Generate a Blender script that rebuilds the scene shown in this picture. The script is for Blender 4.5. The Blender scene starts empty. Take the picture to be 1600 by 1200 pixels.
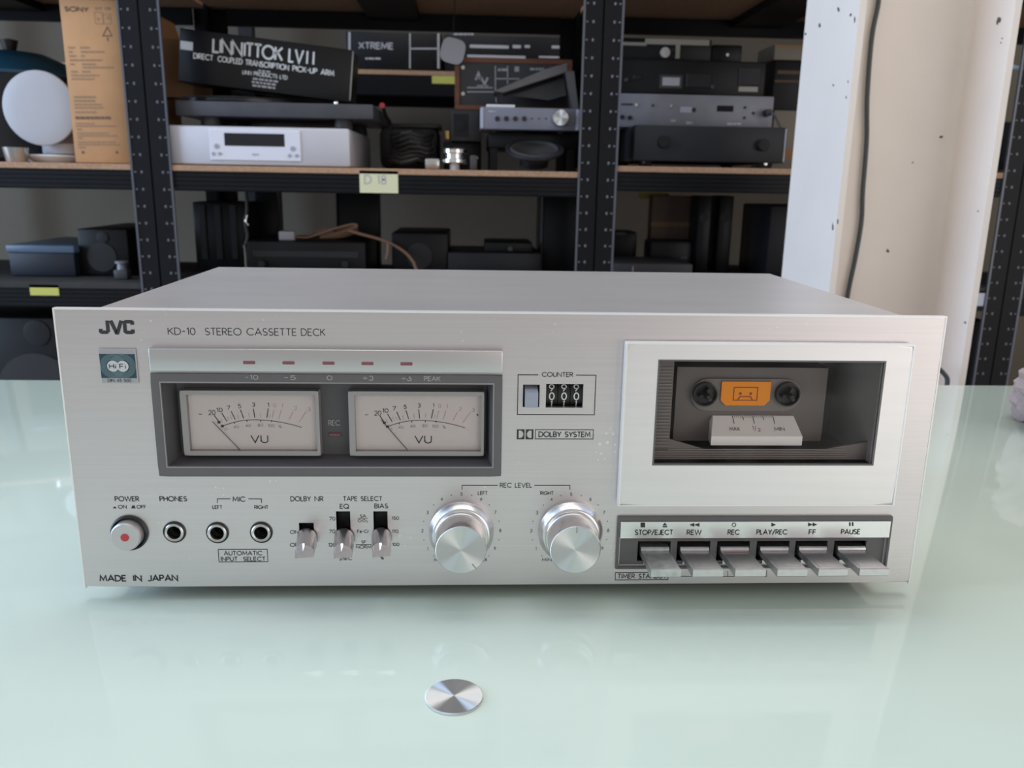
import bpy, bmesh, math, random
from mathutils import Vector, Matrix
random.seed(4)
R = math.radians
scene = bpy.context.scene
col = scene.collection

# ---------------------------------------------------------------- camera
CAM = Vector((-0.019582, -0.414004, 0.221886))
YAW, PITCH, ROLL, FPX = 0.0494777, 0.2396301, 0.0173026, 1298.95
fw = Vector((math.sin(YAW)*math.cos(PITCH), math.cos(YAW)*math.cos(PITCH), -math.sin(PITCH)))
r0 = Vector((math.cos(YAW), -math.sin(YAW), 0)); u0 = r0.cross(fw)
rt = r0*math.cos(ROLL) + u0*math.sin(ROLL); up = -r0*math.sin(ROLL) + u0*math.cos(ROLL)
cd = bpy.data.cameras.new('camera'); cam = bpy.data.objects.new('camera', cd); col.objects.link(cam)
cam.matrix_world = Matrix(((rt.x, up.x, -fw.x, CAM.x), (rt.y, up.y, -fw.y, CAM.y), (rt.z, up.z, -fw.z, CAM.z), (0, 0, 0, 1)))
cd.sensor_fit = 'HORIZONTAL'; cd.sensor_width = 36; cd.lens = FPX/1600*36
cd.clip_start = 0.02
cd.dof.use_dof = True; cd.dof.focus_distance = 0.45; cd.dof.aperture_fstop = 17
scene.camera = cam

# ---------------------------------------------------------------- world, light, exposure
w = bpy.data.worlds.new('overcast_daylight'); scene.world = w; w.use_nodes = True
bg = w.node_tree.nodes['Background']; bg.inputs[0].default_value = (1.0, 0.985, 0.975, 1); bg.inputs[1].default_value = 0.47
def area(name, loc, tgt, sx, sy, power, color):
    d = bpy.data.lights.new(name, 'AREA'); d.shape = 'RECTANGLE'; d.size = sx; d.size_y = sy; d.energy = power; d.color = color
    o = bpy.data.objects.new(name, d); col.objects.link(o); o.location = loc
    o.rotation_euler = (Vector(tgt)-Vector(loc)).to_track_quat('-Z', 'Y').to_euler(); return o
area('side_door_daylight', (-3.2, 0.05, 1.0), (0.5, 0.6, 0.2), 2.0, 2.4, 115, (0.53, 0.72, 1.0))
area('shop_window_daylight', (2.7, -2.7, 0.5), (0.1, 0.0, 0.1), 3.0, 2.4, 33, (1.0, 0.93, 0.89))
area('skylight_daylight', (0.2, 0.45, 2.36), (0.2, 0.45, 0.0), 2.4, 1.5, 32, (1.0, 0.98, 0.97))
vs = scene.view_settings
vs.view_transform = 'Standard'; vs.look = 'None'; vs.gamma = 1; vs.use_curve_mapping = False; vs.exposure = -0.05

# ---------------------------------------------------------------- helpers
def at(px, py, Y):
    d = fw + rt*((px-800)/FPX) + up*((600-py)/FPX)
    return CAM + d*((Y-CAM.y)/d.y)
def atz(px, py, Z):
    d = fw + rt*((px-800)/FPX) + up*((600-py)/FPX)
    return CAM + d*((Z-CAM.z)/d.z)
def rect(x0, y0, x1, y1, Y):
    """axis-aligned X/Z extent of a pixel rectangle on the vertical plane Y"""
    mx, my = (x0+x1)/2, (y0+y1)/2
    return at(x0, my, Y).x, at(x1, my, Y).x, at(mx, y1, Y).z, at(mx, y0, Y).z

class MB:
    def __init__(s): s.v = []; s.f = []
    def add(s, vs_, fs):
        b = len(s.v); s.v += [Vector(p) for p in vs_]; s.f += [tuple(i+b for i in f) for f in fs]; return s
    def box(s, x0, x1, y0, y1, z0, z1):
        return s.add([(x0,y0,z0),(x1,y0,z0),(x1,y1,z0),(x0,y1,z0),(x0,y0,z1),(x1,y0,z1),(x1,y1,z1),(x0,y1,z1)],
                     [(0,3,2,1),(4,5,6,7),(0,1,5,4),(1,2,6,5),(2,3,7,6),(3,0,4,7)])
    def bm(s, b):
        b.verts.index_update(); return s.add([v.co.copy() for v in b.verts], [[v.index for v in f.verts] for f in b.faces])
    def rbox(s, x0, x1, y0, y1, z0, z1, bev=0.002, seg=2):
        b = bmesh.new(); bmesh.ops.create_cube(b, size=1)
        for v in b.verts: v.co = Vector(((x0+x1)/2+v.co.x*(x1-x0), (y0+y1)/2+v.co.y*(y1-y0), (z0+z1)/2+v.co.z*(z1-z0)))
        bev = min(bev, .45*min(abs(x1-x0), abs(y1-y0), abs(z1-z0)))
        bmesh.ops.bevel(b, geom=list(b.edges), offset=bev, segments=seg, profile=.5, affect='EDGES')
        s.bm(b); b.free(); return s
    def lathe(s, c, prof, axis='y', n=40):
        """profile points (radius, distance along axis) about centre c"""
        c = Vector(c); rings = []; vs_ = []; fs = []
        for (r, t) in prof:
            if r < 1e-7: rings.append([len(vs_)]); vs_.append((0, t)); continue
            rings.append(list(range(len(vs_), len(vs_)+n)))
            vs_ += [(r, t, k*2*math.pi/n) for k in range(n)]
        out = []
        for q in vs_:
            a, b = (q[0]*math.cos(q[2]), q[0]*math.sin(q[2])) if len(q) == 3 else (0, 0)
            out.append(c + (Vector((a, q[1], b)) if axis == 'y' else Vector((a, b, q[1])) if axis == 'z' else Vector((q[1], a, b))))
        for A, B in zip(rings, rings[1:]):
            for k in range(n):
                a0, a1 = A[k % len(A)], A[(k+1) % len(A)]; b0, b1 = B[k % len(B)], B[(k+1) % len(B)]
                f = [a0, a1, b1, b0]; f = [i for j, i in enumerate(f) if i not in f[:j]]
                if len(f) > 2: fs.append(f)
        return s.add(out, fs)
    def prism(s, poly, axis, d0, d1):
        """2-D polygon pushed along axis: 'y' polygon is (x,z), 'x' is (y,z), 'z' is (x,y)"""
        m = {'y': lambda p, d: (p[0], d, p[1]), 'x': lambda p, d: (d, p[0], p[1]), 'z': lambda p, d: (p[0], p[1], d)}[axis]
        n = len(poly)
        return s.add([m(p, d0) for p in poly]+[m(p, d1) for p in poly],
                     [tuple(range(n))[::-1], tuple(range(n, 2*n))]+[(i, (i+1) % n, (i+1) % n+n, i+n) for i in range(n)])
    def tube(s, pts, r, n=8):
        pts = [Vector(p) for p in pts]; vs_ = []; fs = []; prev = None
        for i, p in enumerate(pts):
            t = (pts[min(i+1, len(pts)-1)]-pts[max(i-1, 0)]).normalized()
            a = prev if prev else (Vector((0, 0, 1)) if abs(t.z) < .9 else Vector((1, 0, 0)))
            e1 = (a - t*a.dot(t)).normalized(); prev = e1; e2 = t.cross(e1)
            vs_ += [p + e1*r*math.cos(k*2*math.pi/n) + e2*r*math.sin(k*2*math.pi/n) for k in range(n)]
        for i in range(len(pts)-1):
            for k in range(n): fs.append((i*n+k, i*n+(k+1) % n, (i+1)*n+(k+1) % n, (i+1)*n+k))
        fs += [tuple(range(n))[::-1], tuple(range(len(vs_)-n, len(vs_)))]
        return s.add(vs_, fs)
    def plate(s, x0, x1, z0, z1, y0, y1, holes, bev=0):
        """upright plate from y0 (front) to y1 with rectangular holes (x0,x1,z0,z1)"""
        xs = sorted({x0, x1}|{h[0] for h in holes}|{h[1] for h in holes}); zs = sorted({z0, z1}|{h[2] for h in holes}|{h[3] for h in holes})
        b = bmesh.new(); V = {}
        def vv(i, k, y):
            if (i, k, y) not in V: V[(i, k, y)] = b.verts.new((xs[i], y, zs[k]))
            return V[(i, k, y)]
        def solid(i, k):
            if not (0 <= i < len(xs)-1 and 0 <= k < len(zs)-1): return False
            cx, cz = (xs[i]+xs[i+1])/2, (zs[k]+zs[k+1])/2
            return not any(h[0] < cx < h[1] and h[2] < cz < h[3] for h in holes)
        for i in range(len(xs)-1):
            for k in range(len(zs)-1):
                if not solid(i, k): continue
                b.faces.new([vv(i,k,y0), vv(i+1,k,y0), vv(i+1,k+1,y0), vv(i,k+1,y0)])
                b.faces.new([vv(i,k,y1), vv(i,k+1,y1), vv(i+1,k+1,y1), vv(i+1,k,y1)])
                if not solid(i-1,k): b.faces.new([vv(i,k,y0), vv(i,k+1,y0), vv(i,k+1,y1), vv(i,k,y1)])
                if not solid(i+1,k): b.faces.new([vv(i+1,k,y0), vv(i+1,k,y1), vv(i+1,k+1,y1), vv(i+1,k+1,y0)])
                if not solid(i,k-1): b.faces.new([vv(i,k,y0), vv(i,k,y1), vv(i+1,k,y1), vv(i+1,k,y0)])
                if not solid(i,k+1): b.faces.new([vv(i,k+1,y0), vv(i+1,k+1,y0), vv(i+1,k+1,y1), vv(i,k+1,y1)])
        if bev:
            e = [q for q in b.edges if all(abs(v.co.y-y0) < 1e-7 for v in q.verts) and
                 (all(abs(v.co.x-x0) < 1e-7 for v in q.verts) or all(abs(v.co.x-x1) < 1e-7 for v in q.verts) or
                  all(abs(v.co.z-z0) < 1e-7 for v in q.verts) or all(abs(v.co.z-z1) < 1e-7 for v in q.verts))]
            bmesh.ops.bevel(b, geom=e, offset=bev, segments=4, profile=.5, affect='EDGES')
        s.bm(b); b.free(); return s
    def xf(s, M, start=0):
        for i in range(start, len(s.v)): s.v[i] = M @ s.v[i]
        return s
    def build(s, name, mat, parent=None, smooth=True, label=None, cat=None, group=None, kind=None):
        lo = Vector([min(p[i] for p in s.v) for i in range(3)]); hi = Vector([max(p[i] for p in s.v) for i in range(3)])
        c = (lo+hi)/2
        me = bpy.data.meshes.new(name); me.from_pydata([tuple(p-c) for p in s.v], [], s.f)
        b = bmesh.new(); b.from_mesh(me); bmesh.ops.recalc_face_normals(b, faces=b.faces); b.to_mesh(me); b.free()
        if smooth:
            ar = sorted(p.area for p in me.polygons); md = ar[len(ar)//2]*8
            for p in me.polygons: p.use_smooth = p.area < md or len(me.polygons) < 30
            me.set_sharp_from_angle(angle=R(32))
        me.materials.append(M_[mat] if isinstance(mat, str) else mat)
        o = bpy.data.objects.new(name, me); col.objects.link(o); o['_w'] = 0; del o['_w']
        WL[o.name] = c
        if parent: o.parent = parent; o.location = c - WL[parent.name]
        else: o.location = c
        return tag(o, label, cat, group, kind)
WL = {}
def tag(o, label=None, cat=None, group=None, kind=None):
    if label: o['label'] = label
    if cat: o['category'] = cat
    if group: o['group'] = group
    if kind: o['kind'] = kind
    return o
def thing(name, label, cat, loc, group=None):
    o = bpy.data.objects.new(name, None); col.objects.link(o); o.location = loc; o.empty_display_size = .02
    WL[o.name] = Vector(loc); return tag(o, label, cat, group)
def rotm(c, ax, ang): return Matrix.Translation(c) @ Matrix.Rotation(ang, 4, ax) @ Matrix.Translation(-Vector(c))

# ---------------------------------------------------------------- materials (all procedural)
M_ = {}
def mat(name, c, rough=.5, metal=0, spec=.5, noise=0, nscale=40, bump=0, bscale=200, stretch=None, coat=0, aniso=0, tang=None, emit=None):
    m = bpy.data.materials.new(name); m.use_nodes = True; nt = m.node_tree; p = nt.nodes['Principled BSDF']; M_[name] = m
    p.inputs['Base Color'].default_value = (*c, 1); p.inputs['Roughness'].default_value = rough; p.inputs['Metallic'].default_value = metal
    p.inputs['Specular IOR Level'].default_value = spec
    if coat: p.inputs['Coat Weight'].default_value = coat; p.inputs['Coat Roughness'].default_value = .05
    if aniso:
        p.inputs['Anisotropic'].default_value = aniso
        t = nt.nodes.new('ShaderNodeTangent'); t.direction_type = 'RADIAL'; t.axis = tang; nt.links.new(t.outputs[0], p.inputs['Tangent'])
    if noise or bump:
        tc = nt.nodes.new('ShaderNodeTexCoord'); mp = nt.nodes.new('ShaderNodeMapping'); nt.links.new(tc.outputs['Object'], mp.inputs[0])
        if stretch: mp.inputs['Scale'].default_value = stretch
    if noise:
        n = nt.nodes.new('ShaderNodeTexNoise'); n.inputs['Scale'].default_value = nscale; n.inputs['Detail'].default_value = 5
        nt.links.new(mp.outputs[0], n.inputs['Vector'])
        mr = nt.nodes.new('ShaderNodeMapRange'); mr.inputs[1].default_value = .3; mr.inputs[2].default_value = .7
        mr.inputs[3].default_value = 1-noise; mr.inputs[4].default_value = 1+noise; nt.links.new(n.outputs[0], mr.inputs[0])
        mx = nt.nodes.new('ShaderNodeMix'); mx.data_type = 'RGBA'; mx.blend_type = 'MULTIPLY'; mx.inputs[0].default_value = 1
        mx.inputs[6].default_value = (*c, 1); nt.links.new(mr.outputs[0], mx.inputs[7]); nt.links.new(mx.outputs[2], p.inputs['Base Color'])
    if bump:
        n2 = nt.nodes.new('ShaderNodeTexNoise'); n2.inputs['Scale'].default_value = bscale; nt.links.new(mp.outputs[0], n2.inputs['Vector'])
        bn = nt.nodes.new('ShaderNodeBump'); bn.inputs['Strength'].default_value = bump; bn.inputs['Distance'].default_value = .0005
        nt.links.new(n2.outputs[0], bn.inputs['Height']); nt.links.new(bn.outputs[0], p.inputs['Normal'])
    return m
def specks(m, c, scale, size, amount=.7):
    """lighter or darker flecks of dirt scattered over an existing material"""
    nt = m.node_tree; p = nt.nodes['Principled BSDF']
    tc = nt.nodes.new('ShaderNodeTexCoord'); v = nt.nodes.new('ShaderNodeTexVoronoi'); v.inputs['Scale'].default_value = scale
    nt.links.new(tc.outputs['Object'], v.inputs['Vector'])
    n = nt.nodes.new('ShaderNodeTexNoise'); n.inputs['Scale'].default_value = scale*.12; nt.links.new(tc.outputs['Object'], n.inputs['Vector'])
    th = nt.nodes.new('ShaderNodeMapRange'); th.inputs[1].default_value = .5; th.inputs[2].default_value = .75; th.inputs[3].default_value = 0; th.inputs[4].default_value = size
    nt.links.new(n.outputs[0], th.inputs[0])
    lt = nt.nodes.new('ShaderNodeMath'); lt.operation = 'LESS_THAN'; nt.links.new(v.outputs['Distance'], lt.inputs[0]); nt.links.new(th.outputs[0], lt.inputs[1])
    k = nt.nodes.new('ShaderNodeMath'); k.operation = 'MULTIPLY'; k.inputs[1].default_value = amount; nt.links.new(lt.outputs[0], k.inputs[0])
    mx = nt.nodes.new('ShaderNodeMix'); mx.data_type = 'RGBA'; mx.inputs[7].default_value = (*c, 1)
    old = p.inputs['Base Color'].links
    if old: nt.links.new(old[0].from_socket, mx.inputs[6])
    else: mx.inputs[6].default_value = p.inputs['Base Color'].default_value
    nt.links.new(k.outputs[0], mx.inputs[0]); nt.links.new(mx.outputs[2], p.inputs['Base Color'])
    if p.inputs['Metallic'].default_value > 0:
        k2 = nt.nodes.new('ShaderNodeMath'); k2.operation = 'SUBTRACT'; k2.inputs[0].default_value = p.inputs['Metallic'].default_value
        nt.links.new(k.outputs[0], k2.inputs[1]); nt.links.new(k2.outputs[0], p.inputs['Metallic'])
    return m
def glass(name, tint, gloss, rough=.03, haze=None):
    m = bpy.data.materials.new(name); m.use_nodes = True; nt = m.node_tree; M_[name] = m; nt.nodes.clear()
    o = nt.nodes.new('ShaderNodeOutputMaterial'); t = nt.nodes.new('ShaderNodeBsdfTransparent'); t.inputs[0].default_value = (*tint, 1)
    g = nt.nodes.new('ShaderNodeBsdfGlossy'); g.inputs['Roughness'].default_value = rough; g.inputs[0].default_value = (1, 1, 1, 1)
    f = nt.nodes.new('ShaderNodeFresnel'); f.inputs[0].default_value = gloss
    x = nt.nodes.new('ShaderNodeMixShader'); nt.links.new(f.outputs[0], x.inputs[0]); nt.links.new(t.outputs[0], x.inputs[1]); nt.links.new(g.outputs[0], x.inputs[2])
    last = x
    if haze:
        d = nt.nodes.new('ShaderNodeBsdfDiffuse'); d.inputs[0].default_value = (.8, .78, .78, 1)
        tc = nt.nodes.new('ShaderNodeTexCoord'); n = nt.nodes.new('ShaderNodeTexNoise'); n.inputs['Scale'].default_value = 45; n.inputs['Detail'].default_value = 6
        nt.links.new(tc.outputs['Object'], n.inputs['Vector'])
        mr = nt.nodes.new('ShaderNodeMapRange'); mr.inputs[1].default_value = .42; mr.inputs[2].default_value = .75; mr.inputs[3].default_value = haze[0]; mr.inputs[4].default_value = haze[1]
        nt.links.new(n.outputs[0], mr.inputs[0])
        x2 = nt.nodes.new('ShaderNodeMixShader'); nt.links.new(mr.outputs[0], x2.inputs[0]); nt.links.new(x.outputs[0], x2.inputs[1]); nt.links.new(d.outputs[0], x2.inputs[2]); last = x2
    nt.links.new(last.outputs[0], o.inputs[0]); return m

specks(mat('aluminium', (.71, .66, .66), .34, .92, noise=.03, nscale=60, stretch=(.15, 1, 12), bump=.05, bscale=900), (.9, .9, .88), 260, .24, .65)
mat('bright_aluminium', (.84, .83, .82), .25, .95, noise=.02, nscale=40, stretch=(.2, 1, 6))
mat('strip_aluminium', (.60, .585, .58), .3, .9, noise=.02, nscale=40, stretch=(.2, 1, 6))
mat('well_side', (.45, .45, .47), .45)
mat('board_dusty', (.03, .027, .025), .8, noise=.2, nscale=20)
mat('paint_chip', (.10, .085, .08), .8)
mat('cut_edge_highlight', (.95, .94, .93), .35, .35)  # near-white: the overhead highlight on the deck's cut edges is put into the colour
mat('door_aluminium', (.86, .82, .82), .40, .85, noise=.02, nscale=40, stretch=(.2, 1, 6))
specks(mat('cover_paint', (.65, .625, .615), .38, .6, noise=.04, nscale=30, stretch=(.3, 1, 1), bump=.05, bscale=500), (.7, .7, .68), 120, .08, .5)
mat('underside', (.05, .05, .05), .7)
mat('rubber', (.03, .03, .03), .8)
mat('ink', (.035, .035, .04), .5)
mat('white_ink', (.75, .75, .74), .5)
mat('grey_ink', (.42, .41, .42), .5)
mat('red_ink', (.62, .42, .42), .5)
mat('bezel_grey', (.15, .14, .145), .42, .2, noise=.03, nscale=80)
mat('bezel_inner', (.10, .095, .10), .5)
mat('meter_frame', (.38, .36, .355), .4, .4)
mat('meter_face', (.88, .81, .79), .6)
mat('black_plastic', (.012, .012, .013), .4)
mat('led_off', (.24, .085, .095), .3)
mat('led_red', (.55, .05, .06), .35)
mat('knob_face', (.80, .81, .80), .45, 1, aniso=1.0, tang='Y')
mat('knob_side', (.80, .79, .78), .28, 1, aniso=.6, tang='Y')
mat('lever_metal', (.60, .58, .58), .3, .95, noise=.06, nscale=300)
mat('key_metal', (.66, .65, .65), .3, .95, noise=.05, nscale=300)
specks(mat('key_worn', (.58, .60, .585), .38, .85, noise=.2, nscale=160), (.36, .42, .39), 200, .5, .6)
mat('key_red', (.42, .18, .18), .45, .3)
mat('chrome', (.85, .85, .85), .12, 1)
mat('jack_ring', (.62, .60, .57), .28, .95)
mat('button_cap', (.62, .59, .59), .38, .6)
mat('counter_blue', (.36, .39, .47), .45)
mat('teal', (.02, .065, .08), .45)
mat('teal_light', (.15, .23, .26), .45)
mat('badge_silver', (.46, .45, .47), .4, .5)
mat('badge_white', (.62, .64, .65), .5)
mat('well_brown', (.155, .135, .13), .55)
mat('well_rib', (.21, .185, .175), .5)
mat('orange', (.95, .30, .008), .5)
mat('orange_ink', (.30, .09, .02), .5)
mat('gauge_white', (.92, .90, .89), .45)
glass('meter_glass', (.95, .94, .94), 1.25, .12)
glass('door_glass', (.985, .975, .97), 1.12, .03, haze=(.0, .018))
mat('glass_top', (.675, .775, .68), .04, 0, .55, noise=.015, nscale=6)
mat('glass_edge', (.14, .32, .26), .1)
mat('disc_metal', (.78, .80, .80), .42, 1, aniso=1.0, tang='Z')
mat('steel_leg', (.5, .5, .5), .3, .9)
# place
mat('column_paint', (.87, .775, .70), .5, 0, noise=.03, nscale=8, bump=.1, bscale=60)
mat('rack_steel', (.005, .005, .0065), .42, 0, .22, noise=.15, nscale=30)
mat('rack_slot_glint', (.15, .15, .17), .4, .3)  # pale grey paints the highlights on the punched slot edges
mat('rack_edge_highlight', (.13, .135, .16), .33, .5)  # bluish pale tone paints the daylight highlight along the post edges
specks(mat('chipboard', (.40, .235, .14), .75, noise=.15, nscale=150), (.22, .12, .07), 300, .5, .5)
mat('floor_concrete', (.30, .29, .28), .8, noise=.15, nscale=3)
mat('wall_paint', (.17, .145, .11), .85, noise=.06, nscale=5)
mat('ceiling_paint', (.72, .71, .70), .9, noise=.05, nscale=3)
mat('kraft', (.50, .265, .12), .8, noise=.05, nscale=30)
mat('kraft_dark', (.30, .185, .10), .85, noise=.08, nscale=30)
mat('kraft_ink', (.15, .09, .06), .8)
mat('kraft_ink_pale', (.30, .19, .115), .8)
mat('white_plastic', (.43, .42, .44), .45)
mat('white_enamel', (.70, .70, .72), .3)
mat('steel', (.55, .54, .52), .25, .9)
mat('teal_plastic', (.01, .075, .14), .4)
mat('silver_paint', (.56, .55, .59), .42, .2, noise=.02, nscale=20)
mat('silver_plate', (.72, .71, .78), .38, .1)
mat('display_black', (.012, .012, .016), .15)
mat('button_grey', (.34, .34, .37), .4)
mat('plinth_grey', (.055, .055, .065), .4, noise=.1, nscale=40)
mat('box_black', (.006, .0055, .0065), .34, 0, .35)
mat('platter_dark', (.03, .03, .035), .25, .6)
mat('tape_white', (.66, .66, .67), .6)
mat('metal_black', (.006, .006, .0075), .42, 0, .28, noise=.15, nscale=40)
mat('metal_charcoal', (.018, .018, .021), .42, 0, .3, noise=.1, nscale=30)
mat('metal_dark_grey', (.055, .052, .055), .45, 0, .35, noise=.1, nscale=30)
mat('bracket_grey', (.115, .105, .105), .45, .2, noise=.05, nscale=40)
mat('wood_case', (.19, .065, .03), .5, noise=.25, nscale=18, stretch=(.4, 3, 6))
mat('amp_silver', (.20, .20, .245), .42, .3, noise=.03, nscale=30)
mat('amp_trim', (.42, .43, .52), .35, .3)
mat('chassis_grey', (.21, .21, .24), .45, .25, noise=.08, nscale=25)
mat('label_yellow', (.55, .53, .12), .8)
mat('label_cream', (.68, .66, .42), .8)
mat('label_white', (.45, .44, .46), .7)
mat('beige_part', (.34, .31, .26), .6)
mat('brass', (.55, .36, .16), .35, .7)
mat('cone_paper', (.02, .018, .018), .7)
mat('basket_metal', (.05, .05, .06), .3, .6)
mat('cable_tan', (.30, .17, .10), .6)
mat('cable_black', (.012, .012, .012), .5)
mat('cable_grey', (.055, .065, .07), .5)
mat('cable_pale', (.30, .28, .20), .6)
mat('plug_red', (.45, .03, .03), .4)
mat('lid_blue', (.10, .15, .22), .35)
mat('box_navy', (.008, .012, .022), .5)
mat('box_brown', (.16, .11, .085), .7, noise=.1, nscale=30)
mat('cloth_pink', (.37, .285, .28), .85, noise=.15, nscale=60, bump=.6, bscale=160)
mat('light_pipe', (.62, .80, .82), .3)

# ---------------------------------------------------------------- single-stroke lettering
def arc(cx, cy, rx, ry, a0, a1, n=12): return [(cx+rx*math.cos(R(a0+(a1-a0)*i/n)), cy+ry*math.sin(R(a0+(a1-a0)*i/n))) for i in range(n+1)]
O_ = arc(.5, .5, .5, .5, 90, 450, 24)
G = {
 ' ': (.42, []), 'A': (.84, [[(0,0),(.42,1),(.84,0)], [(.14,.33),(.70,.33)]]),
 'B': (.56, [[(0,0),(0,1)]+arc(.28,.76,.24,.24,90,-90)+[(0,.52)], arc(.28,.26,.28,.26,90,-90)+[(0,0)]]),
 'C': (.86, [arc(.5,.5,.5,.5,42,318,18)]), 'D': (.74, [[(0,0),(0,1)]+arc(.24,.5,.5,.5,90,-90,14)+[(0,0)]]),
 'E': (.52, [[(.52,1),(0,1),(0,0),(.52,0)], [(0,.52),(.46,.52)]]), 'F': (.5, [[(.5,1),(0,1),(0,0)], [(0,.5),(.44,.5)]]),
 'G': (.98, [arc(.5,.5,.5,.5,42,360,18)+[(.55,.5)]]), 'H': (.68, [[(0,0),(0,1)], [(.68,0),(.68,1)], [(0,.52),(.68,.52)]]),
 'I': (.04, [[(.02,0),(.02,1)]]), 'J': (.42, [[(.42,1),(.42,.26)]+arc(.2,.24,.22,.24,0,-160)]),
 'K': (.62, [[(0,0),(0,1)], [(.6,1),(.02,.45)], [(.2,.6),(.62,0)]]), 'L': (.46, [[(0,1),(0,0),(.46,0)]]),
 'M': (.92, [[(0,0),(.1,1),(.46,.2),(.82,1),(.92,0)]]), 'N': (.74, [[(0,0),(0,1),(.74,0),(.74,1)]]),
 'O': (1.0, [O_]), 'P': (.54, [[(0,0),(0,1)]+arc(.27,.74,.27,.26,90,-90)+[(0,.48)]]),
 'Q': (1.0, [O_, [(.6,.35),(.98,-.04)]]), 'R': (.58, [[(0,0),(0,1)]+arc(.27,.74,.27,.26,90,-90)+[(0,.48)], [(.24,.48),(.58,0)]]),
 'S': (.56, [arc(.28,.74,.25,.26,35,270)+arc(.28,.24,.28,.24,90,-145)]), 'T': (.6, [[(0,1),(.6,1)], [(.3,1),(.3,0)]]),
 'U': (.66, [[(0,1),(0,.3)]+arc(.33,.3,.33,.3,180,360)+[(.66,1)]]), 'V': (.8, [[(0,1),(.4,0),(.8,1)]]),
 'W': (1.2, [[(0,1),(.3,0),(.6,1),(.9,0),(1.2,1)]]), 'X': (.7, [[(0,0),(.7,1)], [(0,1),(.7,0)]]),
 'Y': (.7, [[(0,1),(.35,.46),(.7,1)], [(.35,.46),(.35,0)]]), 'Z': (.64, [[(0,1),(.64,1),(0,0),(.64,0)]]),
 '0': (.6, [arc(.3,.5,.3,.5,90,450,20)]), '1': (.22, [[(0,.84),(.2,1),(.2,0)]]),
 '2': (.56, [arc(.28,.7,.27,.3,170,-35)+[(0,0),(.56,0)]]), '3': (.54, [arc(.26,.75,.24,.25,150,-90)+arc(.26,.25,.28,.25,90,-150)]),
 '4': (.62, [[(.46,0),(.46,1),(0,.28),(.62,.28)]]), '5': (.54, [[(.5,1),(.12,1),(.06,.56)]+arc(.26,.32,.28,.32,125,-150)]),
 '6': (.58, [[(.42,1),(.06,.45)], arc(.29,.3,.29,.3,90,450,16)]), '7': (.56, [[(0,1),(.56,1),(.18,0)]]),
 '8': (.56, [arc(.28,.76,.23,.24,90,450,14), arc(.28,.26,.28,.26,90,450,14)]), '9': (.58, [[(.16,0),(.52,.55)], arc(.29,.7,.29,.3,90,450,16)]),
 '-': (.4, [[(.02,.5),(.38,.5)]]), '/': (.5, [[(0,-.1),(.5,1.1)]]), '+': (.6, [[(0,.5),(.6,.5)], [(.3,.12),(.3,.88)]]),
 '%': (.8, [arc(.18,.78,.16,.2,0,360), arc(.62,.22,.16,.2,0,360), [(.62,1),(.18,0)]]), '.': (.06, [[(.03,0),(.03,.08)]]),
 'r': (.3, [[(0,0),(0,.62)], arc(.2,.4,.2,.22,180,60)]), 'e': (.5, [[(.02,.32),(.5,.32)]+arc(.26,.32,.25,.32,0,320)]),
 'i': (.04, [[(.02,0),(.02,.62)], [(.02,.82),(.02,.92)]]), 'u': (.5, [[(0,.62),(0,-.3)], [(0,.2)]+arc(.24,.22,.24,.22,180,360)+[(.48,.62)]]),
 '2s': (.3, [[(0,0)]]),
}
def strokes(s, sp=.2):
    x = 0; out = []
    for ch in s:
        wd, pl = G[ch]; out += [[(x+p[0], p[1]) for p in q] for q in pl]; x += wd+sp
    return out, x-sp
def ribbon(pts, w_):
    """flat quads along a 2-D polyline with mitred corners"""
    n = len(pts); L = []; closed = n > 3 and math.dist(pts[0], pts[-1]) < 1e-9
    for i in range(n):
        a = pts[i-1] if i else (pts[-2] if closed else None); b = pts[i+1] if i < n-1 else (pts[1] if closed else None); p = pts[i]
        d1 = Vector((p[0]-a[0], p[1]-a[1])).normalized() if a else None; d2 = Vector((b[0]-p[0], b[1]-p[1])).normalized() if b else None
        if d1 is None: d1 = d2
        if d2 is None: d2 = d1
        t = d1+d2; t = t.normalized() if t.length > .2 else d1
        nn = Vector((-t.y, t.x)); k = min(1/max(.35, nn.dot(Vector((-d1.y, d1.x)))), 2.2)
        L.append((Vector(p)+nn*w_/2*k, Vector(p)-nn*w_/2*k))
    vs_ = [q for pr in L for q in pr]
    return vs_, [(2*i, 2*i+2, 2*i+3, 2*i+1) for i in range(n-1)]
def write(mb, s, o, U, V, width, height, w_, sp=.2):
    """letters from point o along unit U, up along unit V"""
    pl, tw = strokes(s, sp); sx = width/max(tw, .05); o, U, V = Vector(o), Vector(U), Vector(V)
    for q in pl:
        vs_, fs = ribbon([(p[0]*sx, p[1]*height) for p in q], w_)
        mb.add([o+U*p.x+V*p.y for p in vs_], fs)
    return mb
UX, UZ = Vector((1, 0, 0)), Vector((0, 0, 1))
def T(mb, s, x0, y0, x1, y1, Y=-.00012, wt=.13, sp=.2, w_=None):
    a = at(x0, y1, Y); b = at(x1, y1, Y); zt = at((x0+x1)/2, y0, Y).z; zb = at((x0+x1)/2, y1, Y).z
    h = zt-zb; return write(mb, s, (a.x, Y, zb), UX, UZ, b.x-a.x, h, w_ or h*wt*1.2, sp)
def LN(mb, pts, Y=-.00012, wpx=1.1):
    q = [at(p[0], p[1], Y) for p in pts]
    vs_, fs = ribbon([(p.x, p.z) for p in q], wpx*.000335*(Y-CAM.y)/.414)
    return mb.add([(p.x, Y, p.y) for p in vs_], fs)
def BX(mb, x0, y0, x1, y1, Y=-.00012, wpx=1.1):
    a, b, c, d = rect(x0, y0, x1, y1, Y)
    vs_, fs = ribbon([(a,c),(b,c),(b,d),(a,d),(a,c)], wpx*.000335*(Y-CAM.y)/.414); return mb.add([(p.x, Y, p.y) for p in vs_], fs)
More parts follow.
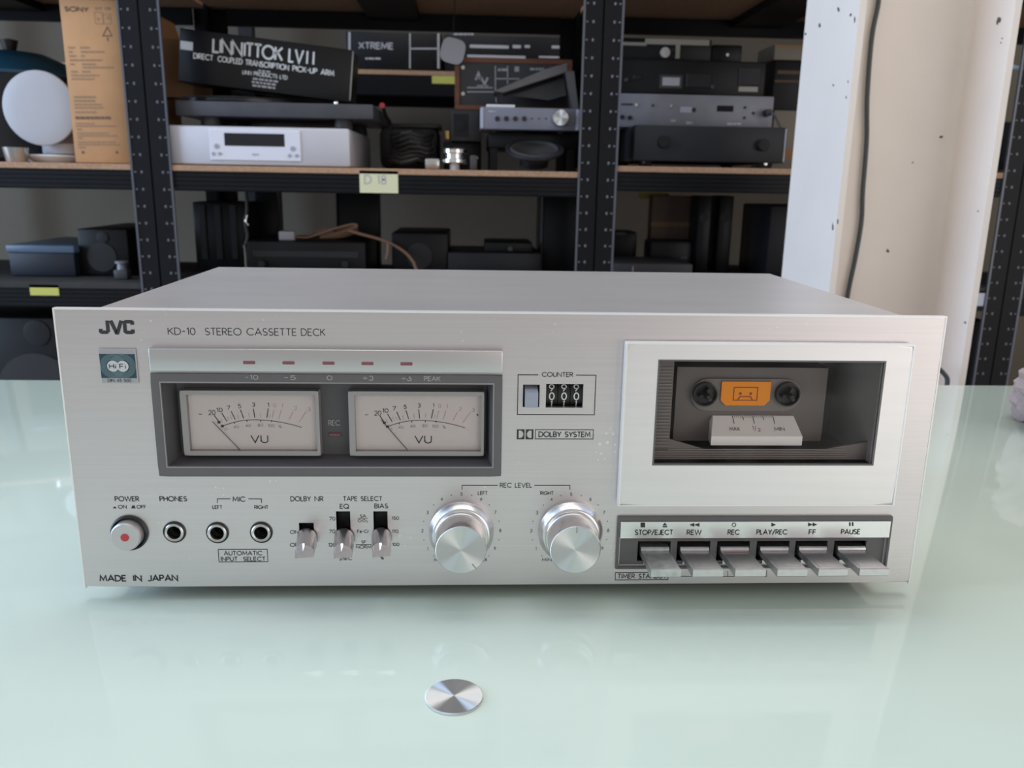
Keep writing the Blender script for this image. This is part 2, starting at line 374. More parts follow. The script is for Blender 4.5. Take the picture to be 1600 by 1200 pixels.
def FILL(mb, pts, Y=-.00012):
    q = [at(p[0], p[1], Y) for p in pts]; return mb.add([(p.x, Y, p.z) for p in q], [tuple(range(len(q)))])
def DISC(mb, px, py, rpx, Y, ry=None, n=24):
    c = at(px, py, Y); r = rpx*.000335*(Y-CAM.y)/.414
    return mb.add([(c.x+r*math.cos(i*2*math.pi/n), Y, c.z+r*math.sin(i*2*math.pi/n)) for i in range(n)], [tuple(range(n))])
S0 = .000335  # metres per pixel on the deck's front panel

# ================================================================ the place
ZF = -0.75
MB().box(-4.2, 4.2, -3.0, 2.8, ZF-.05, ZF).build('floor', 'floor_concrete', kind='structure', label='grey concrete floor under the glass table')
MB().box(-4.2, 4.2, 2.8, 2.9, ZF, 2.4).build('wall_back', 'wall_paint', kind='structure', label='dim beige wall behind the racks')
MB().box(-4.2, 4.2, -1.3, 2.9, 2.4, 2.5).build('ceiling', 'ceiling_paint', kind='structure', label='grey ceiling above the racks')

# steel column with two flanges and a web
def column():
    x0, x1, y0, y1, t = .4898, .7096, .75, .94, .009; yw, tw, fr = .852, .008, .012
    P = [(x0,y0),(x0+t,y0)]
    P += [(x0+t, yw-fr)] + [(x0+t+fr-fr*math.cos(a), yw-fr+fr*math.sin(a)) for a in (R(22),R(45),R(68),R(90))]
    P += [(x1-t-fr+fr*math.sin(a), yw-fr+fr*math.cos(a)) for a in (0,R(22),R(45),R(68),R(90))]
    P += [(x1-t,y0),(x1,y0),(x1,y1),(x1-t,y1),(x1-t,yw+tw),(x0+t,yw+tw),(x0+t,y1),(x0,y1)]
    c = MB().prism(P, 'z', ZF, 2.4).build('steel_column', 'column_paint', kind='structure', label='chipped cream painted steel column with two flanges')
    def onx(px, py, X):
        d = fw + rt*((px-800)/FPX) + up*((600-py)/FPX); return CAM + d*((X-CAM.x)/d.x)
    def chip(px, py, rx, ry, X=None, Y=None):
        n = 9; pts = []
        for i in range(n):
            a = i*2*math.pi/n; k = random.uniform(.6, 1.15); u, v = px+rx*k*math.cos(a), py+ry*k*math.sin(a)
            pts.append(onx(u, v, X) if X is not None else at(u, v, Y))
        MB().add(pts, [tuple(range(n))]).build('paint_chip', 'paint_chip', c, False)
    XL, XR, YF = x0-.0003, x1-t-.0003, y0-.0003
    for q in ((1561,32,4,5),(1558,36,2,4),(1566,60,1.2,1.5),(1564,67,1.2,1.5),(1528,330,1.5,1.2),(1508,504,2,2.5)): chip(*q, X=XR)
    for q in ((1258.5,53,1.6,2.4),(1310,15,2,5),(1281,40,2,4),(1302,133,1.6,1.6),(1329,23,2,3)): chip(*q, X=XL)
    for q in ((1335.5,30,1.5,7),(1325,128,1,3),(1322,152,1,3),(1301,355,1.6,8),(1309,346,1.2,4)): chip(*q, Y=YF)
    for q in ((1471,214,3,2.2),(1426,254,1.3,1.3),(1387,392,2.5,3)): chip(*q, Y=yw-.0004)
column()
def smooth_pts(pts, n=8):
    out = []; pts = [Vector(p) for p in pts]
    for i in range(len(pts)-1):
        p0, p1, p2, p3 = pts[max(i-1,0)], pts[i], pts[i+1], pts[min(i+2,len(pts)-1)]
        for k in range(n):
            t = k/n; out.append(.5*((2*p1)+(p2-p0)*t+(2*p0-5*p1+4*p2-p3)*t*t+(3*p1-p0-3*p2+p3)*t**3))
    return out+[pts[-1]]
cw = [at(x, y, .846) for x, y in ((1376,-60),(1373,0),(1362,60),(1355,150),(1354,220),(1348,300),(1346,345),(1337,400),(1324,464),(1318,520))]
cw += [Vector((.56,.80,-.02)), Vector((.60,.76,-.04)), Vector((.645,.74,-.03)), at(1474,583,.74), at(1479,604,.74), Vector((.66,.74,-.12)), Vector((.64,.76,-.4)), Vector((.62,.79,ZF+.006))]
MB().tube(smooth_pts(cw), .0034, 10).build('power_cable', 'cable_grey', label='dark grey cable hanging down the web of the cream column', cat='cable')

# ---------------------------------------------------------------- racks
PITCH_X = [-1.53, -.65, .23, 1.11, 1.99]
YR0, YR1 = 1.30, 1.76
def rack(i, levels, label):
    xa, xb = PITCH_X[i]+.0015, PITCH_X[i+1]-.0015; pw = .038
    t = thing('storage_rack', label, 'rack', ((xa+xb)/2, (YR0+YR1)/2, ZF), 'black steel racks along the back')
    for s, (x, y) in enumerate(((xa, YR0), (xb, YR0), (xa, YR1), (xb, YR1))):
        left = s % 2 == 0; front = s < 2; d = 1 if left else -1; e = 1 if front else -1
        xo, xi = x, x+d*pw
        m = MB(); m.box(min(xo,xi), max(xo,xi), min(y,y+e*.002), max(y,y+e*.002), ZF, 1.3); m.box(min(xo,xo+d*.002), max(xo,xo+d*.002), min(y+e*.002,y+e*.04), max(y+e*.002,y+e*.04), ZF, 1.3)
        p = m.build('post', 'rack_steel', t, False)
        if front:
            m = MB(); xl = min(xo, xi)
            for k in range(48):
                z = -.30+k*.0329
                m.rbox(xl+.0185, xl+.0225, y-.0008, y+.001, z-.0028, z+.0028, .001, 1)
                m.rbox(xl+.0285 if left else xl+.006, xl+.0325 if left else xl+.010, y-.0008, y+.001, z-.0015, z+.0015, .0006, 1)
            m.build('slot', 'rack_slot_glint', p, False, kind='stuff')
            xe = xi if left else xo+d*pw
            MB().box(min(xe, xe-d*.004), max(xe, xe-d*.004), y-.0012, y+.004, ZF, 1.3).build('post_highlight_edge', 'rack_edge_highlight', p, False)
    for z in levels:
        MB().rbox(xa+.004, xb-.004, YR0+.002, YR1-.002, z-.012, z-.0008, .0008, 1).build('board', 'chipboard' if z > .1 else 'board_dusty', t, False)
        for yy, e in ((YR0+.003, 1), (YR1-.003, -1)):
            prof = []
            n = 5
            for k in range(n):
                za = z-.0075-k*.0084
                prof += [(yy, za), (yy, za-.0062), (yy+e*.0016, za-.0068), (yy+e*.0016, za-.0080)]
            prof += [(yy, z-.050), (yy+e*.014, z-.050), (yy+e*.014, z-.0125), (yy+e*.004, z-.0125), (yy+e*.004, z-.0075)]
            MB().prism(prof, 'x', xa+.039, xb-.039).build('beam', 'rack_steel', t, False)
        MB().box((xa+xb)/2-.06, (xa+xb)/2+.06, YR0+.02, YR1-.02, z-.03, z-.0125).build('brace', 'rack_steel', t, False)
    return t
ZL, ZM, ZR_ = .0080, .2420, .2555
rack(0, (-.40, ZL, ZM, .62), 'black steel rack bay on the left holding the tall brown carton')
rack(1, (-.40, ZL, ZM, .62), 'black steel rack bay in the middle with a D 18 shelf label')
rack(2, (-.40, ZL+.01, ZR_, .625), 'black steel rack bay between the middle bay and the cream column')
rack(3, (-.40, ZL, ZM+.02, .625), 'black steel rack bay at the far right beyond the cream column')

# a second row of racking behind
YB0, YB1 = 2.2, 2.62
zb = at(620, 109, YB0).z
def rear_rack():
    t = thing('storage_rack', 'dim rear rack standing behind the front racks with a dusty shelf', 'rack', (-.1, 2.4, ZF), 'rear racks')
    for x in (-1.75, -.80, .36, 1.50):
        for y, e in ((YB0, 1), (YB1, -1)):
            MB().box(x, x+.045, min(y, y+e*.045), max(y, y+e*.045), ZF, 1.4).build('post', 'metal_charcoal', t, False)
    for z in (zb, zb-.66, zb+.5):
        MB().rbox(-1.7, 1.5, YB0+.002, YB1-.002, z-.014, z-.0008, .001, 1).build('board', 'chipboard', t, False)
        MB().rbox(-1.70, 1.5, YB0+.004, YB0+.02, z-.072, z-.0145, .002, 1).build('beam', 'rack_steel', t, False)
        MB().rbox(-1.70, 1.5, YB1-.02, YB1-.004, z-.072, z-.0145, .002, 1).build('beam', 'rack_steel', t, False)
    return t
rear_rack()

# ---------------------------------------------------------------- glass table
tb = thing('glass_table', 'pale green frosted glass table under the silver cassette deck', 'table', (.02, .04, ZF))
TX0, TX1, TY0, TY1 = -.80, .86, -.46, .5
MB().rbox(TX0, TX1, TY0, TY1, -.012, 0, .0018, 3).build('glass_top', 'glass_top', tb)
for x in (TX0+.06, TX1-.06):
    for y in (TY0+.06, TY1-.06):
        MB().lathe((x, y, 0), [(0, -.012), (.03, -.012), (.03, -.018), (.022, -.022), (.022, ZF+.012), (.035, ZF+.008), (.035, ZF), (0, ZF)], 'z', 24).build('leg', 'steel_leg', tb)
dc = atz(709.5, 1090.5, 0)
MB().lathe((dc.x, dc.y, 0), [(.01285, 0), (.01285, .0009), (.0125, .0012), (0, .0012)], 'z', 96).build('metal_disc', 'disc_metal', tb, label='round brushed steel disc set on the glass')
MB().lathe((dc.x, dc.y, 0), [(0, -.012), (.0125, -.012), (.0125, -.06), (0, -.06)], 'z', 32).build('spacer', 'steel_leg', tb)
MB().box(dc.x-.3, dc.x+.3, dc.y-.02, dc.y+.02, -.08, -.06).build('rail', 'steel_leg', tb)
for s in (-1, 1): MB().box(dc.x+s*.28-.015, dc.x+s*.28+.015, dc.y-.015, dc.y+.015, ZF, -.08).build('leg', 'steel_leg', tb)

# crumpled cloth on the table's right side
def bundle():
    c = Vector((.551, .325, .0)); lobes = [((-.030, -.004, .052), .026), ((-.022, -.014, .024), .022), ((.004, .0, .05), .034), ((.012, -.012, .022), .028), ((-.012, .02, .024), .03), ((.03, .01, .04), .03), ((-.012, -.028, .014), .018)]
    b = bmesh.new()
    mbd = bpy.data.metaballs.new('tmp'); mbd.resolution = .004; mbd.threshold = .35
    for p, r in lobes:
        e = mbd.elements.new(); e.co = p; e.radius = r*1.45
    o = bpy.data.objects.new('tmp', mbd); col.objects.link(o); bpy.context.view_layer.update()
    me = bpy.data.meshes.new_from_object(o.evaluated_get(bpy.context.evaluated_depsgraph_get()))
    bpy.data.objects.remove(o); bpy.data.metaballs.remove(mbd)
    m = MB(); zmin = min(v.co.z for v in me.vertices)
    vs_ = []
    for v in me.vertices:
        p = v.co.copy(); a = math.sin(p.x*260+p.z*180)*math.sin(p.y*210-p.z*240)
        p += v.normal*a*.004
        p.z = max(p.z*.86, 0.0004); vs_.append(c+p)
    m.add(vs_, [tuple(p.vertices) for p in me.polygons])
    m.build('cloth_bundle', 'cloth_pink', label='crumpled pinkish grey bundle on the glass at the right edge of the photo', cat='cloth')
bundle()

# ================================================================ cassette deck
W2, Z0, H = .225, .008, .14965
Z1 = Z0+H
deck = thing('cassette_deck', 'silver front-loading stereo cassette deck standing on the glass table', 'cassette deck', (0, .11, 0))
# rectangles on the panel
mw = rect(243, 584, 784, 743, 0)            # meter bezel outer
mi = rect(259, 599, 769, 727, 0)            # meter opening
cwn = rect(853, 600, 911, 637, 0)           # counter window
cbt = rect(817, 601, 843, 636, 0)           # counter button slot
dw = (.0750, .1923, .0792, .1349)           # cassette window
ky = rect(963, 806, 1388, 886, 0)           # key bay
slots = {'dolby': rect(468, 817, 491, 862, 0), 'eq': rect(526, 799, 548, 862, 0), 'bias': rect(584, 799, 606, 862, 0)}
jacks = [at(273, 831, 0), at(340, 832, 0), at(408.5, 831.5, 0)]
hj = .0036
holes = [mi, cwn, cbt, dw, (ky[0]+.002, ky[1]-.002, ky[2]+.002, ky[3]-.002)] + list(slots.values()) + [(p.x-hj, p.x+hj, p.z-hj, p.z+hj) for p in jacks]
pm = MB().plate(-W2, W2, Z0, Z1, 0, .004, holes, bev=.0011)
panel = pm.build('front_panel', 'aluminium', deck, False)
MB().plate(-W2-.0001, W2+.0001, Z0, Z1+.0001, -.0002, .0034, [(-W2+.0006, W2-.0006, Z0-.001, Z1-.0007)]).build('highlight_edge', 'cut_edge_highlight', panel, False)  # rim strip carrying the painted edge highlight
# cover
CW, CD = .2098, .2204
m = MB(); ct = .0012; zc0, zc1 = .0105, Z1-.002
m.rbox(-CW, CW, .0045, CD, zc1-ct, zc1, .0005, 1); m.box(-CW, -CW+ct, .0045, CD, zc0, zc1-.0006); m.box(CW-ct, CW, .0045, CD, zc0, zc1-.0006)
m.build('cover', 'cover_paint', deck, False, label='grey painted wrap-around steel cover')
MB().box(-CW+.0015, CW-.0015, .0045, CD-.001, zc0, zc0+.0012).build('bottom_plate', 'underside', deck, False)
MB().box(-CW+.0015, CW-.0015, CD-.003, CD-.0015, zc0+.0012, zc1-ct).build('rear_panel', 'underside', deck, False)
for x in (-.17, .17):
    for y in (.035, .185):
        MB().lathe((x, y, 0), [(0, .0003), (.011, .0003), (.013, .0105), (0, .0105)], 'z', 24).build('foot', 'rubber', deck)

# ---- print on the panel
def word(s, x0, y0, x1, y1, Y=-.00012, wt=.13, parent=None, ink='ink', sp=.2, name='lettering'):
    return T(MB(), s, x0, y0, x1, y1, Y, wt, sp).build(name, ink, parent or panel, False)
# maker's name in heavy square letters
a0, a1, b0, b1 = rect(155, 501, 208.5, 521, -.0002); ww = .0017
def J(u, v): return (a0+(a1-a0)*u, b0+(b1-b0)*v)
m = MB()
for pl in ([J(.245,1), J(.245,.20), J(.20,.08), J(.06,.08), J(.03,.13), J(.03,.34)], [J(.345,1), J(.485,.04), J(.515,.04), J(.655,1)],
           [J(.97,.68), J(.97,.87), J(.94,.92), J(.79,.92), J(.745,.86), J(.745,.16), J(.79,.08), J(.94,.08), J(.97,.13), J(.97,.32)]):
    vs_, fs = ribbon(pl, ww); m.add([(p.x, -.0002, p.y) for p in vs_], fs)
m.build('maker_logo', 'ink', panel, False, label='bold black maker name in square letters')
word('KD-10', 263, 512.5, 305, 523, wt=.10); word('STEREO', 321, 513, 377, 523.5, wt=.10); word('CASSETTE', 386, 513.5, 463, 524, wt=.10); word('DECK', 471, 514, 508, 524.5, wt=.10)
word('POWER', 180, 776, 217, 783, wt=.15); word('ON', 185, 789.5, 197.5, 794.5, wt=.15); word('OFF', 214, 789.5, 228, 794.5, wt=.15)
m = MB(); FILL(m, [(176,794.5),(182,794.5),(179,791)]); FILL(m, [(205,794.5),(211.5,794.5),(211.5,793),(205,793)]); FILL(m, [(206,793),(210.5,793),(210.5,790),(206,790)]); m.build('switch_symbol', 'ink', panel, False)
word('PHONES', 250, 776, 292, 783, wt=.15); word('MIC', 364, 776.5, 383, 783.5, wt=.15); word('LEFT', 332.5, 790, 347, 795, wt=.16); word('RIGHT', 398, 790, 419, 795, wt=.16)
m = MB(); LN(m, [(339.5,786),(339.5,779.5),(360,779.5)]); LN(m, [(388,779.5),(408.5,779.8),(408.5,786)]); m.build('bracket_line', 'ink', panel, False)
m = MB(); BX(m, 341.5, 858.5, 418, 878); m.build('label_box', 'ink', panel, False)
word('AUTOMATIC', 350, 861.5, 409.5, 867.5, wt=.14); word('INPUT', 345.5, 870.5, 371, 876.5, wt=.14); word('SELECT', 380.5, 870.5, 414.5, 876.5, wt=.14)
word('MADE', 156.5, 899.5, 197, 908, wt=.19); word('IN', 209, 899.3, 221, 907.8, wt=.19); word('JAPAN', 232, 899, 277.5, 907.6, wt=.19)
word('DOLBY', 454.5, 776, 485.5, 783, wt=.14); word('NR', 492, 776, 505, 783, wt=.14); word('TAPE', 536.5, 776, 558, 782.5, wt=.14); word('SELECT', 564, 776, 597, 782.5, wt=.14); word('EQ', 531.5, 788, 545, 794.5, wt=.15); word('BIAS', 585.5, 787.5, 606, 794, wt=.15)
word('ON', 453.5, 829, 466, 834, wt=.15); word('OFF', 453.5, 849, 470, 854, wt=.15)
word('70', 514.5, 808, 523.5, 813, wt=.15); word('70', 514.5, 828, 523.5, 833, wt=.15); word('120', 513.5, 849, 524, 854, wt=.15)
word('SA', 563, 804, 571.5, 808.5, wt=.15); word('CrO', 559.5, 811.5, 571, 815.5, wt=.15); word('2', 572.5, 813.5, 574.5, 816.5, wt=.15); word('Fe-Cr', 558.5, 828, 576.5, 832.5, wt=.15); word('SF', 565, 845, 571.5, 849, wt=.15); word('NORM', 556.5, 852.5, 580, 857, wt=.15)
m = MB(); LN(m, [(559,810),(574.5,810)], wpx=.8); LN(m, [(556,850.8),(580,850.8)], wpx=.8); m.build('rule_line', 'ink', panel, False)
word('150', 612.5, 807.5, 623, 812, wt=.15); word('110', 612.5, 828, 622.5, 832.5, wt=.15); word('100', 613, 848.5, 623.5, 853, wt=.15); word('uSEC', 531.5, 870, 550, 875, wt=.14); word('%', 594.5, 869, 599.5, 874, wt=.15)
word('REC', 781.5, 755, 799, 761.5, wt=.14); word('LEVEL', 805, 755, 831, 761.5, wt=.14); word('LEFT', 747, 768, 761.5, 773, wt=.16); word('RIGHT', 844.5, 768, 864.5, 773, wt=.16)
m = MB(); LN(m, [(722,765.5),(722,758.5),(778,758.5)]); LN(m, [(835,758.5),(890.5,758.5),(890.5,765.5)]); m.build('bracket_line', 'ink', panel, False)
m = MB(); BX(m, 961.5, 894.5, 1044, 906); m.build('label_box', 'ink', panel, False)
word('TIMER', 965.5, 897, 991.5, 903.5, wt=.15); word('STANDBY', 998, 897, 1041, 903.5, wt=.15)
m = MB(); LN(m, [(1044,900.5),(1198,900.5)], wpx=.8); LN(m, [(1137,892),(1137,900.5)], wpx=.8); LN(m, [(1198,891),(1198,900.5)], wpx=.8); m.build('bracket_line', 'ink', panel, False)
# counter frame and noise reduction logo
m = MB(); a, b, c, d = rect(809, 586, 930, 648, -.00012)
g0, g1 = at(841, 586, 0).x, at(900, 586, 0).x
vs_, fs = ribbon([(g0, d), (a, d), (a, c), (b, c), (b, d), (g1, d)], .00045); m.add([(p.x, -.00012, p.y) for p in vs_], fs); m.build('frame_line', 'ink', panel, False)
word('COUNTER', 847, 582, 895, 588.5, wt=.15)
m = MB(); BX(m, 836.5, 671.5, 927, 686, wpx=1.2); m.build('label_box', 'ink', panel, False)
word('DOLBY SYSTEM', 842, 675, 922, 682.5, wt=.17, sp=.16)
a, b, c, d = rect(807.5, 671, 833.5, 686.5, -.0002); m = MB(); mid = (a+b)/2; hh = d-c; e = .0006
for s in (0, 1):
    fx = (lambda u: a+u) if s == 0 else (lambda u: b-u); wd = (mid-a)-.0003
    outer = [(0,0),(wd,0),(wd,hh),(0,hh)]; D = [(e*1.6, e), (e*1.6, hh-e)] + [(wd*(.40+.44*math.sin(t)), hh/2+(hh/2-e)*math.cos(t)) for t in [math.pi*i/10 for i in range(11)]]
    # frame as strips around a D-shaped opening
    top = [(0,hh),(wd,hh)]; q = [(wd, hh)]+[(p[0], p[1]) for p in D[2:]]+[(wd, 0)]
    polys = [[(0,0),(e*1.6,e),(e*1.6,hh-e),(0,hh)], [(0,hh),(e*1.6,hh-e),D[2],(wd,hh)], [(0,0),(wd,0),D[-1],(e*1.6,e)]]
    for i in range(2, len(D)-1): polys.append([D[i], (wd, hh*(1-(i-2)/10)), (wd, hh*(1-(i-1)/10)), D[i+1]])
    for po in polys: m.add([(fx(p[0]), -.0002, c+p[1]) for p in po], [tuple(range(len(po)))])
m.build('double_d_logo', 'ink', panel, False)

# ---- hi-fi badge
Yb = -.0012
a, b, c, d = rect(155.5, 545, 213.5, 599, Yb)
bd = MB().rbox(a, b, Yb, -.0001, c, d, .0003, 1).build('badge', 'badge_silver', deck, False, label='small teal square badge with two overlapping rings')
e0, e1 = c+(d-c)*.155, c+(d-c)*.85
MB().box(a+.0004, b-.0004, Yb-.00015, Yb+.0002, e0, e1).build('teal_field', 'teal', bd, False)
cz = (e0+e1)/2; rr = (e1-e0)/2*.98
for k, s in enumerate((-1, 1)):
    cx = (a+b)/2+s*.0024; m = MB()
    for r in (rr, rr*.9, rr*.8, rr*.7, rr*.6):
        vs_, fs = ribbon(arc(cx, cz, r, r, 0, 360, 40), rr*.055); m.add([(p.x, Yb-.00025-k*.00005, p.y) for p in vs_], fs)
    m.build('ring', 'teal_light', bd, False)
    MB().lathe((cx, Yb-.0003, cz), [(rr*.47, 0), (rr*.47, -.0001*(k+1)), (0, -.0001*(k+1))], 'y', 32).build('white_disc', 'badge_white', bd)
hz = .0022
m = MB(); write(m, 'Hi', ((a+b)/2-.0040, Yb-.0006, cz-hz/2), UX, UZ, .0030, hz, .00042, .25); write(m, 'Fi', ((a+b)/2+.0010, Yb-.0006, cz-hz/2), UX, UZ, .0028, hz, .00042, .25)
m.build('lettering', 'ink', bd, False)
m = MB(); write(m, 'DIN 45 500', (a+.0035, Yb-.0002, c+.0008), UX, UZ, (b-a)*.62, .0014, .0002); m.build('lettering', 'ink', bd, False)

# ---- level meters
bez_y = -.0016
mb_ = MB().plate(mw[0], mw[1], mw[2], mw[3], bez_y, .001, [mi], bev=.0007)
bez = mb_.build('meter_bezel', 'bezel_grey', deck, False, label='dark grey recessed frame around the two needle meters')
BD = .011
m = MB(); x0, x1, z0, z1 = mi
for q in ([(x0,0,z0),(x0,0,z1),(x0+.003,BD,z1-.0025),(x0+.003,BD,z0+.0025)], [(x1,0,z0),(x1,0,z1),(x1-.003,BD,z1-.0025),(x1-.003,BD,z0+.0025)],
          [(x0,0,z1),(x1,0,z1),(x1-.003,BD,z1-.0025),(x0+.003,BD,z1-.0025)], [(x0,0,z0),(x1,0,z0),(x1-.003,BD,z0+.0025),(x0+.003,BD,z0+.0025)],
          [(x0+.003,BD,z0+.0025),(x1-.003,BD,z0+.0025),(x1-.003,BD,z1-.0025),(x0+.003,BD,z1-.0025)]): m.add(q, [(0,1,2,3)])
m.build('meter_recess', 'bezel_inner', bez, False)
# thin raised line round the opening
m = MB(); vs_, fs = ribbon([(x0-.0006,z0-.0006),(x1+.0006,z0-.0006),(x1+.0006,z1+.0006),(x0-.0006,z1+.0006),(x0-.0006,z0-.0006)], .0005); m.add([(p.x, bez_y-.0001, p.y) for p in vs_], fs); m.build('inner_rim', 'meter_frame', bez, False)
YM = .0055
faces = [rect(284, 609, 501, 711, YM), rect(547, 612, 755, 711, YM)]
mz0 = (faces[0][2]+faces[1][2])/2; mz1 = (faces[0][3]+faces[1][3])/2; mwid = ((faces[0][1]-faces[0][0])+(faces[1][1]-faces[1][0]))/2
mc = [(f[0]+f[1])/2 for f in faces]
def sc_pts(l): return [(220+u/5.333, 530+v/5.333) for u, v in l]
MAJ = [[(612,635),(650,688)],[(675,617),(718,685)],[(752,600),(787,670)],[(830,588),(857,660)],[(938,578),(950,655)],[(1062,578),(1050,655)]]
MIN_ = [[(665,660),(680,690)],[(720,645),(735,675)],[(745,640),(760,668)],[(805,630),(815,668)],[(898,615),(905,655)],[(1000,613),(1000,650)],[(1080,625),(1072,655)]]
RED = [[(1110,590),(1095,655)],[(1170,590),(1150,665)],[(1270,600),(1235,672)],[(1380,600),(1320,690)]]
NUM = [('20',566,592,618,630),('10',634,574,678,606),('7',718,556,742,588),('5',812,542,832,574),('3',930,530,950,562),('1',1058,532,1066,562)]
NUM2 = [('0',700,738,720,760),('40',774,720,816,742),('60',876,710,916,730),('80',976,706,1018,728),('100',1060,710,1112,732),('%',1148,718,1174,740)]
NUMR = [('0',1106,536,1124,566),('1',1176,540,1182,568),('2',1280,560,1300,590),('3',1392,570,1412,600)]
for k in range(2):
    cx = mc[k]; off = mc[k]-mc[0]
    vu = MB().plate(cx-mwid/2, cx+mwid/2, mz0, mz1, YM-.0012, BD-.0005, [(cx-mwid/2+.0031, cx+mwid/2-.0016, mz0+.0024, mz1-.0022)], bev=.0004).build('level_meter', 'meter_frame', deck, False, label=('left' if k == 0 else 'right')+' needle meter with a pale scale')
    YF = BD-.0035
    MB().box(cx-mwid/2+.0025, cx+mwid/2-.001, YF, YF+.001, mz0+.0015, mz1-.0012).build('meter_face', 'meter_face', vu, False)
    Yt = YF-.0002
    def mapm(l): return [(p.x+off, p.z) for p in (at(x, y, Yt) for x, y in sc_pts(l))]
    def lines(ls, wd, ink, name):
        m = MB()
        for l in ls:
            vs_, fs = ribbon(mapm(l), wd); m.add([(p.x, Yt, p.y) for p in vs_], fs)
        return m.build(name, ink, vu, False)
    arcp = [(680+(1340-680)*t, 672+ (53*((.394-t)/.394)**2 if t < .394 else 63*((t-.394)/.606)**2)) for t in [i/24 for i in range(25)]]
    lines(MAJ+[[(776,690),(780,705)],[(884,676),(886,690)],[(998,672),(999,688)],[(1090,676),(1090,690)]], .00042, 'ink', 'scale_mark')
    lines(MIN_, .00022, 'grey_ink', 'scale_mark'); lines(RED, .00030, 'red_ink', 'scale_mark'); lines([arcp], .00030, 'ink', 'scale_arc')
    m = MB()
    for (u, v) in ((652,692), (680,724)):
        p = mapm([(u, v)])[0]; m.box(p[0]-.0007, p[0]+.0007, Yt-.0002, Yt, p[1]-.0006, p[1]+.0006)
    m.build('scale_block', 'ink', vu, False)
    def nums(L, ink, wt):
        m = MB()
        for s, u0, v0, u1, v1 in L:
            q = mapm([(u0, v1), (u1, v0)]); write(m, s, (q[0][0], Yt, q[0][1]), UX, UZ, q[1][0]-q[0][0], q[1][1]-q[0][1], wt, .2)
        m.build('scale_number', ink, vu, False)
    nums(NUM, 'ink', .0003); nums(NUM2, 'grey_ink', .00024); nums(NUMR, 'red_ink', .00022); nums([('VU', 920, 802, 1056, 862)], 'ink', .00055); nums([('-', 482, 600, 512, 650)]+([('+', 1430, 612, 1450, 640)] if k else []), 'ink', .0003)
    ne = mapm([(600,682), (836,925)] if k == 0 else [(625,665),(868,925)])
    m = MB(); m.tube([(ne[0][0], Yt-.0007, ne[0][1]), (ne[1][0], Yt-.0007, ne[1][1])], .00019, 6); m.build('needle', 'ink', vu)
    MB().box(cx-mwid/2+.0026, cx+mwid/2-.0012, YM-.0004, YM, mz0+.002, mz1-.0018).build('meter_pane', 'meter_glass', vu, False)
# record lamp between the meters
Yr = BD-.0003
word('REC', 513.5, 657, 531, 664.5, Y=Yr, wt=.13, parent=bez, ink='grey_ink')
a, b, c, d = rect(514, 677, 533, 682, Yr-.0005); MB().rbox(a, b, Yr-.0006, Yr+.001, c, d, .0003, 1).build('record_lamp', 'led_off', bez)
# silver strip with peak lamps
a, b, c, d = rect(232.5, 546.5, 786, 582, -.0045)
st = MB().rbox(a, b, -.0045, .0002, c, d, .0007, 3).build('peak_strip', 'strip_aluminium', deck, True, label='polished silver strip with five dark red lamps')
for px, py in ((389,566.5),(450.5,567),(513,567.5),(574,568),(635,568.5)):
    q = rect(px-9.5, py-2.6, px+9.5, py+2.6, -.0047); MB().rbox(q[0], q[1], -.0049, -.004, q[2], q[3], .0003, 1).build('peak_lamp', 'led_off', st)
for s, x0_, x1_ in (('-10',384,403),('-5',444,462),('0',511,519),('+3',567,583),('+6',627,643),('PEAK',663,688)):
    yy = 586.2+(x0_-384)*.008; word(s, x0_, yy, x1_, yy+6.5, Y=bez_y-.00015, wt=.15, parent=bez, ink='grey_ink')

# ---- tape counter
MB().box(cwn[0]-.001, cwn[1]+.001, .012, .0125, cwn[2]-.002, cwn[3]+.002).build('counter_back', 'black_plastic', deck, False)
xw = (cwn[1]-cwn[0])/3
for k, px in enumerate((861.5, 881.3, 900.7)):
    cx = cwn[0]+xw*(k+.5); cz = at(881, 619, .002).z; rad = .0068
    whl = MB().lathe((cx, .0020+rad, cz), [(0, -xw*.47), (rad, -xw*.47), (rad, xw*.47), (0, xw*.47)], 'x', 48).build('counter_wheel', 'black_plastic', deck)
    m = MB()
    for dig, ang in (('9', 36), ('0', 0), ('1', -36)):
        st_ = len(m.v); write(m, dig, (cx-.0012 if dig != '1' else cx-.0005, .0018, cz-.0018), UX, UZ, .0024 if dig != '1' else .0008, .0036, .0006); m.xf(rotm((cx, .0020+rad, cz), 'X', R(-ang)), st_)
    m.build('digit', 'white_ink', whl, False)
q = rect(820, 604, 841.5, 640, -.004)
MB().box(cbt[0]-.0005, cbt[1]+.0005, .006, .0065, cbt[2]-.0005, cbt[3]+.0005).build('button_well', 'black_plastic', deck, False)
kb = MB().prism([(-.0042, cbt[2]+.0008), (-.0042, cbt[3]-.0036), (.0055, cbt[3]-.0012), (.0055, cbt[2]+.0008)], 'x', cbt[0]+.0010, cbt[1]-.0010)
kb.build('reset_button', 'counter_blue', deck, False, label='blue grey counter reset button')

